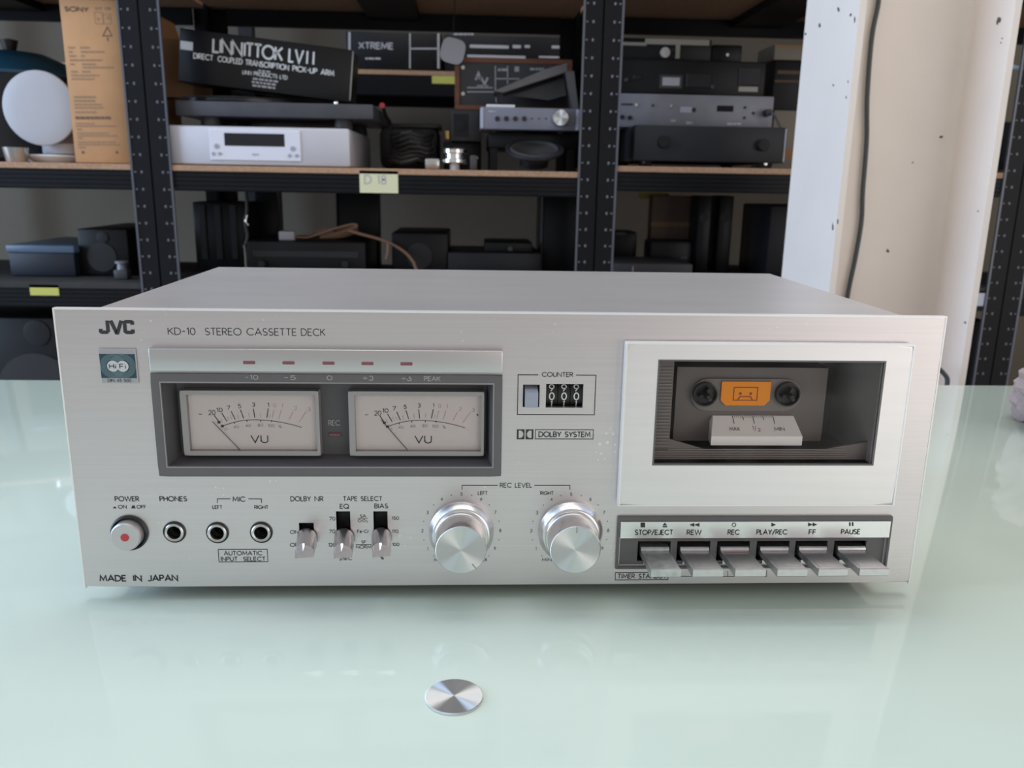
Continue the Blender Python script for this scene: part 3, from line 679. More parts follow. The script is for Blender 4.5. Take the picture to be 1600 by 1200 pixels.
# ---- cassette door and well
YD = -.0062
door = MB().plate(.0579, .2066, .0563, .1438, YD, -.0002, [dw], bev=.0018).build('cassette_door', 'door_aluminium', deck, False, label='silver cassette door with a smoked window')
MB().plate(.0577, .2068, .0561, .1440, YD-.0003, YD+.0045, [(.0587, .2060, .0566, .1431)], bev=.0003).build('highlight_edge', 'cut_edge_highlight', door, False)
MB().box(dw[0], dw[1], YD+.0012, YD+.0030, dw[2], dw[3]).build('window_pane', 'door_glass', door, False, label='smoked dusty clear pane')
m = MB(); vs_, fs = ribbon([(dw[0],dw[2]),(dw[1],dw[2]),(dw[1],dw[3]),(dw[0],dw[3]),(dw[0],dw[2])], .0009); m.add([(p.x, YD-.00005, p.y) for p in vs_], fs); m.build('window_edge', 'bezel_grey', door, False)
WD = .050; x0, x1, z0, z1 = dw
m = MB()
for q in ([(x0,YD+.003,z0),(x0,YD+.003,z1),(x0,WD,z1),(x0,WD,z0)], [(x0,YD+.003,z1),(x1,YD+.003,z1),(x1,WD,z1),(x0,WD,z1)],
          [(x0,YD+.003,z0),(x1,YD+.003,z0),(x1,WD,z0),(x0,WD,z0)], [(x0,WD,z0),(x1,WD,z0),(x1,WD,z1),(x0,WD,z1)]): m.add(q, [(0,1,2,3)])
well = m.build('cassette_well', 'well_brown', deck, False, label='shadowed brown cassette well behind the window')
MB().box(x1-.0004, x1+.0004, YD+.003, WD, z0, z1).build('well_side', 'well_side', well, False)
# ribbed holder frame just behind the pane
Yh = .001
hx0, hx1 = at(1049, 640, Yh).x, at(1335, 640, Yh).x; hz0 = at(1150, 702, Yh).z
MB().box(x0+.0005, hx0, Yh, Yh+.002, z0+.0005, z1-.0005).build('holder_side', 'well_brown', well, False)
hb = [(hx0, z0+.0005), (x1-.0005, z0+.0005), (x1-.0005, at(1310,690,Yh).z), (at(1270,705,Yh).x, at(1270,705,Yh).z), (at(1110,705,Yh).x, at(1110,705,Yh).z), (hx0, at(1049,686,Yh).z)]
MB().prism(hb, 'y', Yh, Yh+.002).build('holder_lip', 'well_brown', well, False)
m = MB(); n = 26
for k in range(n):
    z = z0+.006+(z1-z0-.010)*k/n; m.box(x0+.0008, hx0-.0006, Yh-.0006, Yh, z, z+.0007)
for k in range(5):
    z = z0+.0010+k*.0012; m.box(x0+.0008, x1-.012, Yh-.0006, Yh, z, z+.0006)
m.build('rib', 'well_rib', well, False, kind='stuff')
# tape backing plate with capsule outline
Yc = .015
ca, cb, cc, ce = rect(1080, 592, 1252, 642, Yc); rr = (ce-cc)/2
cap = arc(ca+rr, (cc+ce)/2, rr, rr, 90, 270, 14)+arc(cb-rr, (cc+ce)/2, rr, rr, -90, 90, 14)
MB().box(at(1056,600,Yc+.003).x, at(1290,600,Yc+.003).x, Yc+.0015, WD-.001, at(1150,690,Yc).z, at(1150,575,Yc).z).build('carriage', 'well_brown', well, False)
MB().prism(cap, 'y', Yc, Yc+.004).build('hub_plate', 'well_rib', well, True)
for px in (1102, 1231):
    c = at(px, 616, Yc-.002); r_ = .0066
    m = MB().lathe(c, [(r_, .003), (r_, -.0008), (r_*.86, -.0012), (r_*.82, .0012), (0, .0012)], 'y', 32)
    for k in range(3):
        st_ = len(m.v); m.box(c.x-.0008, c.x+.0008, c.y-.003, c.y+.001, c.z+.0012, c.z+.0040); m.xf(rotm(c, 'Y', R(120*k+20)), st_)
    m.lathe(c, [(.0016, .001), (.0016, -.005), (.0008, -.0062), (0, -.0062)], 'y', 16)
    m.build('spindle', 'black_plastic', well)
Yo = Yc-.0012
oa, ob, oc, od = rect(1127, 596.5, 1203.5, 633.5, Yo); ch = .0028
org = MB().prism([(oa+ch, oc), (ob-ch, oc), (ob, oc+ch), (ob, od), (oa, od), (oa, oc+ch)], 'y', Yo, Yc).build('orange_label', 'orange', well, False, label='orange plate with a cassette symbol')
sy = Yo-.0002; m = MB(); sa, sb, sc_, sd = rect(1146.5, 605.5, 1183.5, 625.5, sy)
def rib(pl, wd, Y, m):
    vs_, fs = ribbon(pl, wd); return m.add([(p.x, Y, p.y) for p in vs_], fs)
rib([(sa,sc_),(sb,sc_),(sb,sd),(sa,sd),(sa,sc_)], .0005, sy, m); zq = sc_+(sd-sc_)*.04
rib([(sa+.0025,zq),(sa+.0036,zq+.0018),(sb-.0036,zq+.0018),(sb-.0025,zq)], .0006, sy, m)
for s in (-1, 1): m.lathe(((sa+sb)/2+s*(sb-sa)*.22, sy, sc_+(sd-sc_)*.52), [(.0008, 0), (0, -.0001)], 'y', 12)
m.build('cassette_symbol', 'orange_ink', well, False)
# sloping tape gauge
Yg0, Yg1 = .015, .0045
gl, gr = at(1114, 650, Yg0).x, at(1240, 650, Yg0).x
zr, zf, zbt = at(1180, 650, Yg0).z, at(1180, 682, Yg1).z, at(1180, 696, Yg1).z
fl, fr_ = at(1111.5, 682, Yg1).x, at(1254, 682, Yg1).x
gm = MB().add([(gl, Yg0, zr), (gr, Yg0, zr), (fr_, Yg1, zf), (fl, Yg1, zf), (fl, Yg1, zbt), (fr_, Yg1, zbt), (gr, Yg0+.010, zbt), (gl, Yg0+.010, zbt), (gl, Yg0+.010, zr), (gr, Yg0+.010, zr)],
              [(0,1,2,3), (3,2,5,4), (4,5,6,7), (7,6,9,8), (8,9,1,0), (0,3,4,7,8), (1,9,6,5,2)])
gm.build('tape_gauge', 'gauge_white', well, False, label='white sloping tape gauge block')
m = MB(); sl = Vector((0, Yg0-Yg1, zr-zf)).normalized(); nrm = Vector((0, -sl.z, sl.y)); gw = gr-gl
def gp(u, v): return Vector((gl+gw*u, Yg1, zf))+sl*((Vector((0, Yg0-Yg1, zr-zf))).length*v)+nrm*.00015
Lg = Vector((0, Yg0-Yg1, zr-zf)).length
for i in range(21):
    u = .24+.50*i/20; ln = .62 if i % 10 == 0 else .80 if i % 5 == 0 else .90
    wd = .00035 if i % 5 == 0 else .0002; a, b = gp(u, ln), gp(u, 1.0); m.add([a-UX*wd/2, a+UX*wd/2, b+UX*wd/2, b-UX*wd/2], [(0,1,2,3)])
for s, u0_, u1_ in (('MAX', .17, .29), ('MIN', .72, .84)): write(m, s, gp(u0_, .28), UX, sl, gw*(u1_-u0_), Lg*.16, .00028)
write(m, '1', gp(.455, .34), UX, sl, .0004, Lg*.15, .00025); write(m, '/', gp(.475, .28), UX, sl, .0010, Lg*.2, .00022); write(m, '2', gp(.515, .24), UX, sl, .0012, Lg*.15, .00025)
m.build('gauge_mark', 'ink', well, False)

# ---- transport keys
kb0 = MB().plate(ky[0], ky[1], ky[2], ky[3], -.0018, .001, [(ky[0]+.0014, ky[1]-.0010, ky[2]+.0010, ky[3]-.0022)], bev=.0004)
kbay = kb0.build('key_bezel', 'bezel_grey', deck, False, label='grey frame around the row of transport keys')
sa, sb, sc_, sd = rect(967.5, 813.5, 1386, 841, -.0024)
strip = MB().rbox(ky[0]+.0015, ky[1]-.0011, -.0024, .001, sc_, ky[3]-.0023, .0002, 1).build('label_strip', 'bright_aluminium', deck, False, label='silver strip naming the transport keys')
KX = [(1001,1045),(1062.5,1107),(1125,1169),(1187,1231),(1247.5,1290.5),(1308,1351)]
kx = [(at(a, 853, 0).x, at(b, 853, 0).x) for a, b in KX]
zs0, zs1 = ky[2]+.0035, at(1170, 845, .001).z
m = MB().plate(ky[0]+.0012, ky[1]-.0008, ky[2]+.0008, sc_+.0004, .0008, .0022, [(a-.0014, b+.0012, zs0, zs1) for a, b in kx])
m.build('slot_plate', 'bezel_grey', kbay, False)
MB().box(ky[0]+.001, ky[1]-.001, .014, .0145, ky[2], ky[3]).build('key_back', 'black_plastic', kbay, False)
zr = at(1170, 852.5, 0).z; zf = at(1200, 889.5, -.0275).z
for i, (a, b) in enumerate(kx):
    mt = 'key_worn' if i == 0 else 'key_metal'
    prof = [(.010, zr-.0005), (-.0006, zr-.0003), (-.0014, zr-.0009), (-.0016, zr-.0020), (-.0030, zr-.0022), (-.0262, zf-.0003), (-.0266, zf+.0003), (-.0276, zf+.0003), (-.0280, zf-.0001), (-.0280, zf-.0036), (-.0274, zf-.0042), (.010, zr-.0058)]
    kt = MB().prism(prof, 'x', a, b).build('transport_key', mt, deck, False, label='flat silver transport key, number %s from the left' % ('one two three four five six'.split()[i]))
    MB().prism([(-.0045, zr-.0021), (-.0240, zf-.0002), (-.0240, zf-.0008), (-.0045, zr-.0030)], 'x', a+.0016, b-.0016).build('key_pad', mt, kt, False)
    if i == 2: MB().prism([(-.0034, zr-.00205), (-.0046, zr-.00208), (-.0046, zr-.0030), (-.0034, zr-.0030)], 'x', a+.001, b-.001).build('red_stripe', 'key_red', kt, False)
    MB().prism([(.012, zr-.009), (-.0005, zr-.0085), (-.0005, zr-.0105), (.012, zr-.0105)], 'x', a+.002, b-.002).build('key_arm', 'lever_metal', kt, False)
Ys = -.0026
for s, x0_, x1_, y_ in (('STOP/EJECT',992.5,1051,828.5),('REW',1073.5,1095.5,828.5),('REC',1137.5,1155,828.3),('PLAY/REC',1182.5,1229.5,828),('FF',1264,1274.5,828),('PAUSE',1314.5,1343.5,827.5)):
    word(s, x0_, y_, x1_, y_+7, Y=Ys, wt=.14, parent=strip)
def sym(polys):
    m = MB()
    for p in polys: FILL(m, p, Ys)
    m.build('key_symbol', 'ink', strip, False)
sym([[(1001,824),(1008,824),(1008,817),(1001,817)]]); sym([[(1035.5,821),(1042.5,821),(1039,817)], [(1035.5,824),(1042.5,824),(1042.5,822.2),(1035.5,822.2)]])
sym([[(1077.5,820.3),(1085,823.2),(1085,817.5)], [(1085,820.3),(1093,823.2),(1093,817.5)]])
m = MB(); c = at(1147, 820.2, Ys); rib(arc(c.x, c.z, .00105, .00105, 0, 360, 24), .0003, Ys, m); m.build('key_symbol', 'ink', strip, False)
sym([[(1205.5,823),(1205.5,817),(1212.5,820)]]); sym([[(1263,822.6),(1263,816.8),(1270,819.7)], [(1270,822.6),(1270,816.8),(1277,819.7)]])
sym([[(1327,822),(1329.2,822),(1329.2,816.4),(1327,816.4)], [(1331.4,822),(1333.6,822),(1333.6,816.4),(1331.4,816.4)]])

# ---- record level knobs
for k, (px, side) in enumerate(((721, 'left'), (890.5, 'right'))):
    c = at(px, 829, 0); c.y = 0
    kn = MB().lathe(c, [(.0173, -.0001), (.0173, -.0030), (.0169, -.0036), (.0152, -.0066), (.0148, -.0070), (.0142, -.0072), (.0142, -.0105), (.0138, -.0110), (0, -.0110)], 'y', 96).build('level_knob', 'knob_side', deck, label=side+' recording level knob in spun aluminium')
    MB().lathe(c, [(.0132, -.0105), (.01315, -.0236), (.0128, -.0243)], 'y', 96).build('knob_barrel', 'knob_side', kn)
    MB().lathe(c, [(.0128, -.0243), (.0126, -.0245), (0, -.0245)], 'y', 96).build('knob_cap', 'knob_face', kn)
    an = R(-52) if k == 0 else R(88); d = Vector((math.cos(an), 0, math.sin(an)))
    m = MB(); m.box(-.0003, .0003, -.0247, -.0238, .0095, .0127); M4 = Matrix.Translation(c) @ Matrix.Rotation(-(an-math.pi/2), 4, 'Y'); m.xf(M4); m.build('pointer_mark', 'meter_frame', kn, False)
    m = MB(); dots = MB()
    for i in range(21):
        an = R(240-15*i); rad = .0208; p = (c.x+rad*math.cos(an), c.z+rad*math.sin(an))
        if i % 2: dots.lathe((p[0], -.0001, p[1]), [(.00028, 0), (0, -.0001)], 'y', 8)
        elif i not in (0, 20): h = .0017; s = str(i//2); wd = .0009 if s != '1' else .0003; write(m, s, (p[0]-wd/2, -.00012, p[1]-h/2), UX, UZ, wd, h, .00026)
    write(m, 'MIN', (c.x-.0146, -.00012, c.z-.0178), UX, UZ, .0050, .0016, .00028); write(m, 'MAX', (c.x+.0088, -.00012, c.z-.0178), UX, UZ, .0050, .0016, .00028)
    m.build('dial_number', 'ink', panel, False); dots.build('dial_dot', 'ink', panel, False)

# ---- lever switches
for nm, (a, b, c, d), py in (('dolby', slots['dolby'], 838), ('eq', slots['eq'], 838), ('bias', slots['bias'], 837)):
    m = MB(); m.box(a-.0003, b+.0003, .0075, .008, c-.0003, d+.0003)
    for q in ((a-.0004, a, c, d), (b, b+.0004, c, d)): m.box(q[0], q[1], .0005, .0075, q[2], q[3])
    m.build('switch_slot', 'black_plastic', deck, False)
    cx = (a+b)/2+.0001; cz = at((480 if nm == 'dolby' else 540), py, 0).z
    half = [(math.cos(R(t)), math.sin(R(t))) for t in range(0, 181, 15)]+[(-1, -.75), (1, -.75)]
    secs = [(.006, .0022, .0022), (-.0012, .0030, .0030), (-.0014, .0052, .0052), (-.0030, .0052, .0050), (-.0165, .0047, .0034)]
    vs_ = []; n = len(half)
    for (y, rx, rz) in secs: vs_ += [(cx+h[0]*rx+.0022*max(0, -y)/.018, y, cz+h[1]*rz) for h in half]
    vs_ += [(cx+h[0]*.0045+.0023, -.0172-.0026*(1-h[1])*.5-.0016*(1-h[0])*.5, cz+h[1]*(.0036 if h[1] < 0 else (.0030 if h[0] > 0 else -.0010))) for h in half]
    fs = [tuple(range(n))[::-1], tuple(range(len(vs_)-n, len(vs_)))]
    for s_ in range(len(secs)):
        fs += [(s_*n+i, s_*n+(i+1) % n, (s_+1)*n+(i+1) % n, (s_+1)*n+i) for i in range(n)]
    lab = {'dolby': 'noise reduction', 'eq': 'left tape select', 'bias': 'right tape select'}[nm]
    MB().add(vs_, fs).build('switch_lever', 'lever_metal', deck, True, label='worn silver lever of the %s switch' % lab)

# ---- sockets and power button
for p, lab in zip(jacks, ('headphone', 'left microphone', 'right microphone')):
    j = MB().lathe((p.x, 0, p.z), [(.0059, -.0001), (.0059, -.0006), (.0052, -.0010), (.0050, -.0002), (.0050, -.0001)], 'y', 48).build('socket', 'black_plastic', deck, label=lab+' jack socket with a metal ring')
    MB().lathe((p.x, 0, p.z), [(.0051, -.0003), (.0050, -.0012), (.0045, -.0016), (.0036, -.0012), (.0034, .006)], 'y', 48).build('metal_ring', 'jack_ring', j)
    MB().lathe((p.x, 0, p.z), [(.0035, .0005), (.0035, .012), (0, .012)], 'y', 32).build('bore', 'black_plastic', j)
p = at(202.8, 832, 0)
pr = MB().lathe((p.x, 0, p.z), [(.0096, -.0001), (.0096, -.0012), (.0088, -.0018), (.0083, -.0010), (.0080, -.0002), (0, -.0002)], 'y', 56).build('power_switch', 'black_plastic', deck, label='round power button in a black collar')
MB().lathe((p.x, 0, p.z), [(.0076, -.0002), (.0076, -.0056), (.0070, -.0064), (0, -.0064)], 'y', 56).build('button_cap', 'button_cap', pr)
MB().lathe((p.x, 0, p.z), [(.0021, -.0063), (.0021, -.0067), (0, -.0067)], 'y', 24).build('red_dot', 'led_red', pr)

# ================================================================ things on the racks
def dev(name, label, cat, x0, y0, x1, y1, Y, depth, mt, zrest=None, bev=.003, group=None, feet=None, ztop=None, smooth=True, part='body'):
    a, b, c, d = rect(x0, y0, x1, y1, Y)
    if ztop is not None: d = ztop
    if zrest is not None: c = zrest+.0005+(feet or 0)
    t = thing(name, label, cat, ((a+b)/2, Y+depth/2, c-(feet or 0)), group)
    MB().rbox(a, b, Y, Y+depth, c, d, bev, 2).build(part, mt, t, smooth)
    if feet:
        for x in (a+.03, b-.03):
            for y in (Y+.03, Y+depth-.03): MB().lathe((x, y, c), [(0, -feet), (.012, -feet), (.014, 0), (0, 0)], 'z', 20).build('foot', 'rubber', t)
    t_ext[t.name] = (a, b, c, d, Y, depth); return t
t_ext = {}
def plate_on(t, name, mt, x0, y0, x1, y1, Y, proud=.0015, thick=.003, bev=.0006, label=None):
    a, b, c, d = rect(x0, y0, x1, y1, Y); return MB().rbox(a, b, Y-proud, Y-proud+thick, c, d, bev, 1).build(name, mt, t, label=label)
def disc_on(t, name, mt, px, py, rpx, Y, proud=.004, sub=None, n=24, label=None):
    c = at(px, py, Y); s = (Y-CAM.y)/FPX; r = rpx*s
    return MB().lathe((c.x, Y, c.z), [(r, .001), (r, -proud*.8), (r*.9, -proud), (0, -proud)], 'y', n).build(name, mt, t, label=label)
def wordY(t, s, x0, y0, x1, y1, Y, ink, wt=.15, sp=.2, name='lettering'): return T(MB(), s, x0, y0, x1, y1, Y-.0006, wt, sp).build(name, ink, t, False)
def bars(t, rows, Y, ink, name='small_print'):
    """rows of illegibly small print as flat printed dashes"""
    m = MB()
    for x0, x1, y, h in rows:
        x = x0
        while x < x1-1:
            wd = min(random.uniform(3, 9), x1-x); a, b, c, d = rect(x, y, x+wd, y+h, Y-.0006); m.add([(a,Y-.0006,c),(b,Y-.0006,c),(b,Y-.0006,d),(a,Y-.0006,d)], [(0,1,2,3)]); x += wd+1.2
    return m.build(name, ink, t, False)

# ---- left bay, upper shelf
Yc_ = 1.335
t = dev('carton', 'tall brown cardboard carton with printed text on the left rack', 'carton', 101, -70, 196, 251, Yc_, .30, 'kraft', ZM, .002, ztop=.545)
ax0, ax1 = t_ext[t.name][0], t_ext[t.name][1]
def cp(u0, v0, u1, v1): # carton print pixel boxes already in photo pixels
    return (u0, v0, u1, v1)
wordY(t, 'SONY', 101.5, 11, 138, 17.5, Yc_, 'kraft_ink', .24)
bars(t, [(148,158,11,4),(163,172,11,4)], Yc_, 'kraft_ink_pale')
m = MB(); 
for q in ((148,19,160,37),(161,22,173,37)): BX(m, *q, Y=Yc_-.0006, wpx=.7)
for q in ((153,29.5),(168,28)): DISC(m, q[0], q[1], 1.8, Yc_-.0007)
m.build('handling_symbol', 'kraft_ink_pale', t, False)
m = MB(); LN(m, [(160.5,56),(167.5,42),(175,56),(160.5,56)], Yc_-.0006, 1.2); LN(m, [(168,58),(168.5,64)], Yc_-.0006, 1.5); m.build('recycling_symbol', 'kraft_ink', t, False)
bars(t, [(106,117,73,2.6),(125,140,73,2.6),(107,113,79.5,2.6),(126,163,79.5,2.6),(108,119,86,2.6),(126,132,86,2.6),(109,159,92.5,2.6),(109.5,116,99,2.6),(128,149,99,2.6),(129,178,104,2.6),(111,121,110.5,2.6),(128,141,110.5,2.6),(111.5,154,116.5,2.4),(112,147,122,2.4)], Yc_, 'kraft_ink_pale')
bars(t, [(115,149,150,3),(115,148.5,156,3),(116,160,162,2.4),(116,161,167,2.4),(117,150,174,2.6)], Yc_, 'kraft_ink_pale')
bars(t, [(117.5,173,182,4.2)], Yc_, 'kraft_ink')
bars(t, [(118,147,192,2),(118,182,196,2),(120,127,201,2),(120.5,170,207,2),(121,183,211,2),(121,131,215,2),(121,181,221,2),(121.5,187,225,2),(122,133,229.5,2)], Yc_, 'kraft_ink_pale')
m = MB(); DISC(m, 129.5, 238, 1.9, Yc_-.0006); DISC(m, 182.5, 238, 1.9, Yc_-.0006); m.build('staple_hole', 'kraft_ink', t, False)
# white dish on a stand
c = at(62, 169, 1.37); s = (1.37-CAM.y)/FPX; r = 52.5*s
t = thing('dish_lamp', 'round white shallow dish facing forward left of the brown carton', 'lamp', (c.x+.02, 1.43, ZM))
MB().lathe((c.x, 1.37, c.z), [(r*.96, .004), (r, .001), (r*.985, -.002), (r*.9, -.0035), (r*.6, -.005), (r*.3, -.0056), (0, -.006)], 'y', 56).build('dish', 'white_plastic', t)
MB().lathe((c.x, 1.37, c.z), [(r*.96, .004), (r*.8, .02), (r*.4, .045), (.02, .05), (0, .05)], 'y', 40).build('dish_back', 'white_plastic', t)
q = at(100, 224, 1.42); MB().lathe((q.x, 1.43, ZM+.018), [(0, 0), (.045, 0), (.045, .02), (.03, .028), (.014, .04), (.012, c.z-ZM-.02), (0, c.z-ZM-.02)], 'z', 32).build('stand', 'white_plastic', t)
MB().tube([(q.x, 1.43, c.z-.006), (c.x, 1.415, c.z)], .011, 10).build('arm', 'white_plastic', t)
# plate beneath
c = at(74, 246, 1.36); MB().lathe((q.x-.02, 1.43, ZM), [(0, 0), (.05, 0), (.062, .010), (.064, .013), (.060, .016), (.0, .0175)], 'z', 48).build('saucer', 'white_enamel', label='white round saucer under the round dish', cat='saucer')
c = at(18, 250, 1.34); MB().lathe((c.x, 1.36, ZM), [(0, 0), (.019, 0), (.024, .028), (.0225, .028), (.018, .003), (0, .003)], 'z', 32).build('metal_cup', 'steel', label='small brushed metal cup at the left end of the shelf', cat='cup')
# teal lidded pot behind
c = at(10, 125, 1.55); t = thing('stock_pot', 'dark pot with a blue rounded lid behind the white dish', 'pot', (c.x, 1.58, ZM))
zl = at(10, 117, 1.5).z-ZM
MB().lathe((c.x, 1.58, ZM), [(0, 0), (.135, 0), (.145, .01), (.145, zl), (0, zl)], 'z', 48).build('pot_body', 'metal_charcoal', t)
MB().lathe((c.x, 1.58, ZM), [(.148, zl), (.148, zl+.006), (.12, zl+.03), (.07, zl+.052), (.0, zl+.06)], 'z', 48).build('lid', 'teal_plastic', t)
MB().lathe((c.x, 1.58, ZM), [(.012, zl+.058), (.018, zl+.08), (0, zl+.084)], 'z', 20).build('lid_knob', 'black_plastic', t)
# ---- middle bay, upper shelf
Yp = 1.312
t = dev('disc_player', 'silver disc player with a black display on the D 18 shelf', 'disc player', 262, 198, 547, 258, Yp, .34, 'silver_paint', ZM, .006)
pz = t_ext[t.name][3]
fpn = plate_on(t, 'display_panel', 'silver_plate', 328, 203, 470, 251, Yp, .003, .004, .001)
plate_on(t, 'display', 'display_black', 350.5, 208.5, 444.5, 228.5, Yp-.003, .0006, .002, .0004)
for px, py, r_ in ((338.5,228,3.4),(333.5,240,2.4),(343.5,240,2.4),(457.5,232,3.4),(452.5,243,2.4),(463.5,243,2.4)): disc_on(t, 'button', 'button_grey', px, py, r_, Yp-.003, .002)
bars(t, [(394,404,240,3)], Yp-.003, 'grey_ink')
# turntable on top of it
Yt_ = 1.33; a, b, c, d = rect(264, 158, 583, 187, Yt_)
xl = PITCH_X[1]+.045; fz = pz
ptop = at(425, 160, Yt_).z; pbot = at(425, 183, Yt_).z
t = thing('turntable', 'dark grey turntable standing on the silver disc player', 'turntable', ((xl+b)/2, 1.5, fz))
MB().rbox(xl, b, Yt_, Yt_+.33, pbot, ptop, .002, 2).build('plinth', 'plinth_grey', t)
for x in (at(326,190,Yt_+.02).x, at(535,195,Yt_+.02).x):
    for y in (Yt_+.035, Yt_+.28): MB().lathe((x, y, fz), [(0, 0), (.017, 0), (.019, .004), (.016, pbot-fz), (0, pbot-fz)], 'z', 24).build('foot', 'metal_dark_grey', t)
pcx = at(372, 150, 1.45).x; MB().lathe((pcx, 1.49, ptop), [(0, 0), (.02, 0), (.02, .002), (.135, .002), (.142, .003), (.142, .009), (.138, .011), (0, .011)], 'z', 72).build('platter', 'platter_dark', t)
MB().lathe((pcx, 1.49, ptop+.011), [(.136, 0), (.136, .0015), (0, .0015)], 'z', 48).build('mat', 'rubber', t)
MB().lathe((pcx, 1.49, ptop+.012), [(.0035, 0), (.0035, .006), (0, .008)], 'z', 12).build('centre_pin', 'chrome', t)
q = at(524, 155, Yt_+.02); MB().lathe((q.x, Yt_+.03, ptop), [(.005, 0), (.005, .006), (0, .008)], 'z', 16).build('speed_knob', 'chrome', t)
# tilted tone-arm carton lying on the platter
Yk = 1.395
A = at(281, 48, Yk); B = at(551, 83, Yk); D_ = at(547, 159, Yk)
U = (B-A); U.y = 0; wb = U.length; U.normalize(); V = Vector((-U.z, 0, U.x)); hb_ = .1015; N = Vector((0, -1, 0))
A.z += .006
BL = A - V*hb_
t = thing('tone_arm_carton', 'glossy black carton with white lettering tilted on the turntable', 'carton', tuple(BL+U*wb/2+Vector((0, .05, 0))))
def obox(o, U, V, w0, w1, h0, h1, y0, y1, name, mt, parent, bev=.0015):
    m = MB().rbox(w0, w1, y0, y1, h0, h1, bev, 2); M4 = Matrix(((U.x, 0, V.x, o.x), (U.y, 1, V.y, 0), (U.z, 0, V.z, o.z), (0, 0, 0, 1))); m.xf(M4); return m.build(name, mt, parent)
obox(BL, U, V, 0, wb, 0, hb_, Yk, Yk+.10, 'box_body', 'box_black', t)
obox(BL, U, V, wb-.0002, wb+.0012, .004, hb_-.002, Yk+.002, Yk+.012, 'edge_tape', 'tape_white', t, .0003)
def kl(s, u0, v0, u1, v1, wt, ink='white_ink', sp=.2):
    # u along the carton width, v down from its top, fractions
    m = MB(); o = BL+U*(wb*u0)+V*(hb_*(1-v1)); o.y = Yk-.0006
    write(m, s, o, U, V, wb*(u1-u0), hb_*(v1-v0), hb_*(v1-v0)*wt, sp); m.build('lettering', ink, t, False)
kl('LINN', .195, .13, .36, .37, .17, sp=.12); kl('ITTOK', .375, .13, .595, .37, .17, sp=.12); kl('LV', .635, .13, .715, .37, .17); kl('I', .738, .13, .742, .37, .15); kl('I', .775, .13, .779, .37, .15)
kl('DIRECT', .085, .44, .195, .535, .2); kl('COUPLED', .225, .44, .365, .535, .2); kl('TRANSCRIPTION', .385, .44, .635, .535, .2); kl('PICK-UP', .66, .44, .80, .535, .2); kl('ARM', .825, .44, .90, .535, .2)
kl('LINN PRODUCTS LTD', .37, .645, .63, .715, .17)
for v, u0_, u1_ in ((.59,.46,.54),(.755,.43,.57),(.82,.425,.57),(.885,.43,.57)):
    m = MB(); x = u0_
    while x < u1_-.01:
        o = BL+U*(wb*x)+V*(hb_*(1-v-.04)); o.y = Yk-.0006; wd = random.uniform(.012,.03); m.add([o, o+U*wb*wd, o+U*wb*wd+V*hb_*.035, o+V*hb_*.035], [(0,1,2,3)]); x += wd+.006
    m.build('small_print', 'grey_ink', t, False)
obox(BL, U, V, .002, .027, hb_*.60, hb_*.76, Yk-.0008, Yk, 'white_sticker', 'tape_white', t, .0003)
obox(BL, U, V, .008, .028, hb_-.0002, hb_+.0010, Yk+.004, Yk+.02, 'white_sticker', 'tape_white', t, .0003)
# a prop for the low end of the carton
zlow = (BL+U*wb).z
# kraft carton at the left behind the black one
t = dev('open_carton', 'open brown carton behind the black lettered carton', 'carton', 254, 60, 300, 152, 1.50, .14, 'kraft_dark', None, .002)
e = t_ext[t.name]; MB().prism([(e[0], e[3]-.004), (e[0]+.004, e[3]), (e[0]-.012, e[3]+.05), (e[0]-.016, e[3]+.048)], 'y', 1.51, 1.63).build('flap', 'kraft', t, False)
# things on the rear shelf, seen above
Yx = 2.24
t = dev('amplifier', 'black unit with pale frame lines on the rear shelf above the turntable', 'amplifier', 540, 50, 690, 108, Yx, .3, 'metal_black', zb, .003)
m = MB()
for l in ([(546,50),(546,107)], [(640.5,52),(640.5,107)], [(685,52),(685,107)], [(640.5,76),(685,76)]): LN(m, l, Yx-.001, 3 if l[0][0] == 685 or l[0][0] == 546 else 2)
m.build('frame_line', 'grey_ink', t, False)
wordY(t, 'XTREME', 561, 67, 614, 76, Yx, 'grey_ink', .2); bars(t, [(571,596,90,3)], Yx, 'grey_ink')
t = dev('receiver', 'black receiver with two pale trim strips on the rear shelf', 'receiver', 694, 56, 895, 108, Yx+.01, .3, 'metal_black', zb, .003)
for q in ((734,70.5,795,75.5),(801,70.5,814,75.5),(820,70.5,828,75),(862,71.5,884,76),(730,86.5,821,90.5),(842,88,884,91)): plate_on(t, 'trim_strip', 'label_white', *q, Yx+.01, .001, .002, .0004)
bars(t, [(707,740,52,3)], Yx+.01, 'grey_ink')
c = at(707.5, 79.5, 1.505)
TAGZ = c
# wooden-cased tuner, its stand and the small speaker below
Yw = 1.52
sp = dev('small_speaker', 'small dark grey box speaker below the wooden tuner', 'speaker', 704, 171, 752, 221, Yw-.005, .2, 'metal_dark_grey', None, .003)
spE = t_ext[sp.name]
plate_on(sp, 'grille', 'metal_charcoal', 709, 178, 732, 214, Yw-.005, .001, .002, .0005); disc_on(sp, 'cone', 'cone_paper', 720.5, 197, 8, Yw-.006, .002)
tw_ = thing('wooden_tuner', 'reddish wood cased tuner with a grey front beside the yellow label', 'tuner', ((spE[0]+spE[1])/2, Yw+.1, spE[3]))
a, b, c, d = rect(710.5, 91.5, 893, 167.5, Yw); c = spE[3]+.0003
MB().plate(a, b, c, d, Yw-.004, Yw+.2, [(a+.010, b-.010, c+.009, d-.010)], bev=.001).build('wood_case', 'wood_case', tw_, False)
MB().box(a+.010, b-.010, Yw, Yw+.19, c+.009, d-.010).build('front_plate', 'metal_dark_grey', tw_, False)
for px, py in ((723.5,105.5),(723.5,146.5)): disc_on(tw_, 'screw', 'steel', px, py, 3, Yw, .002)
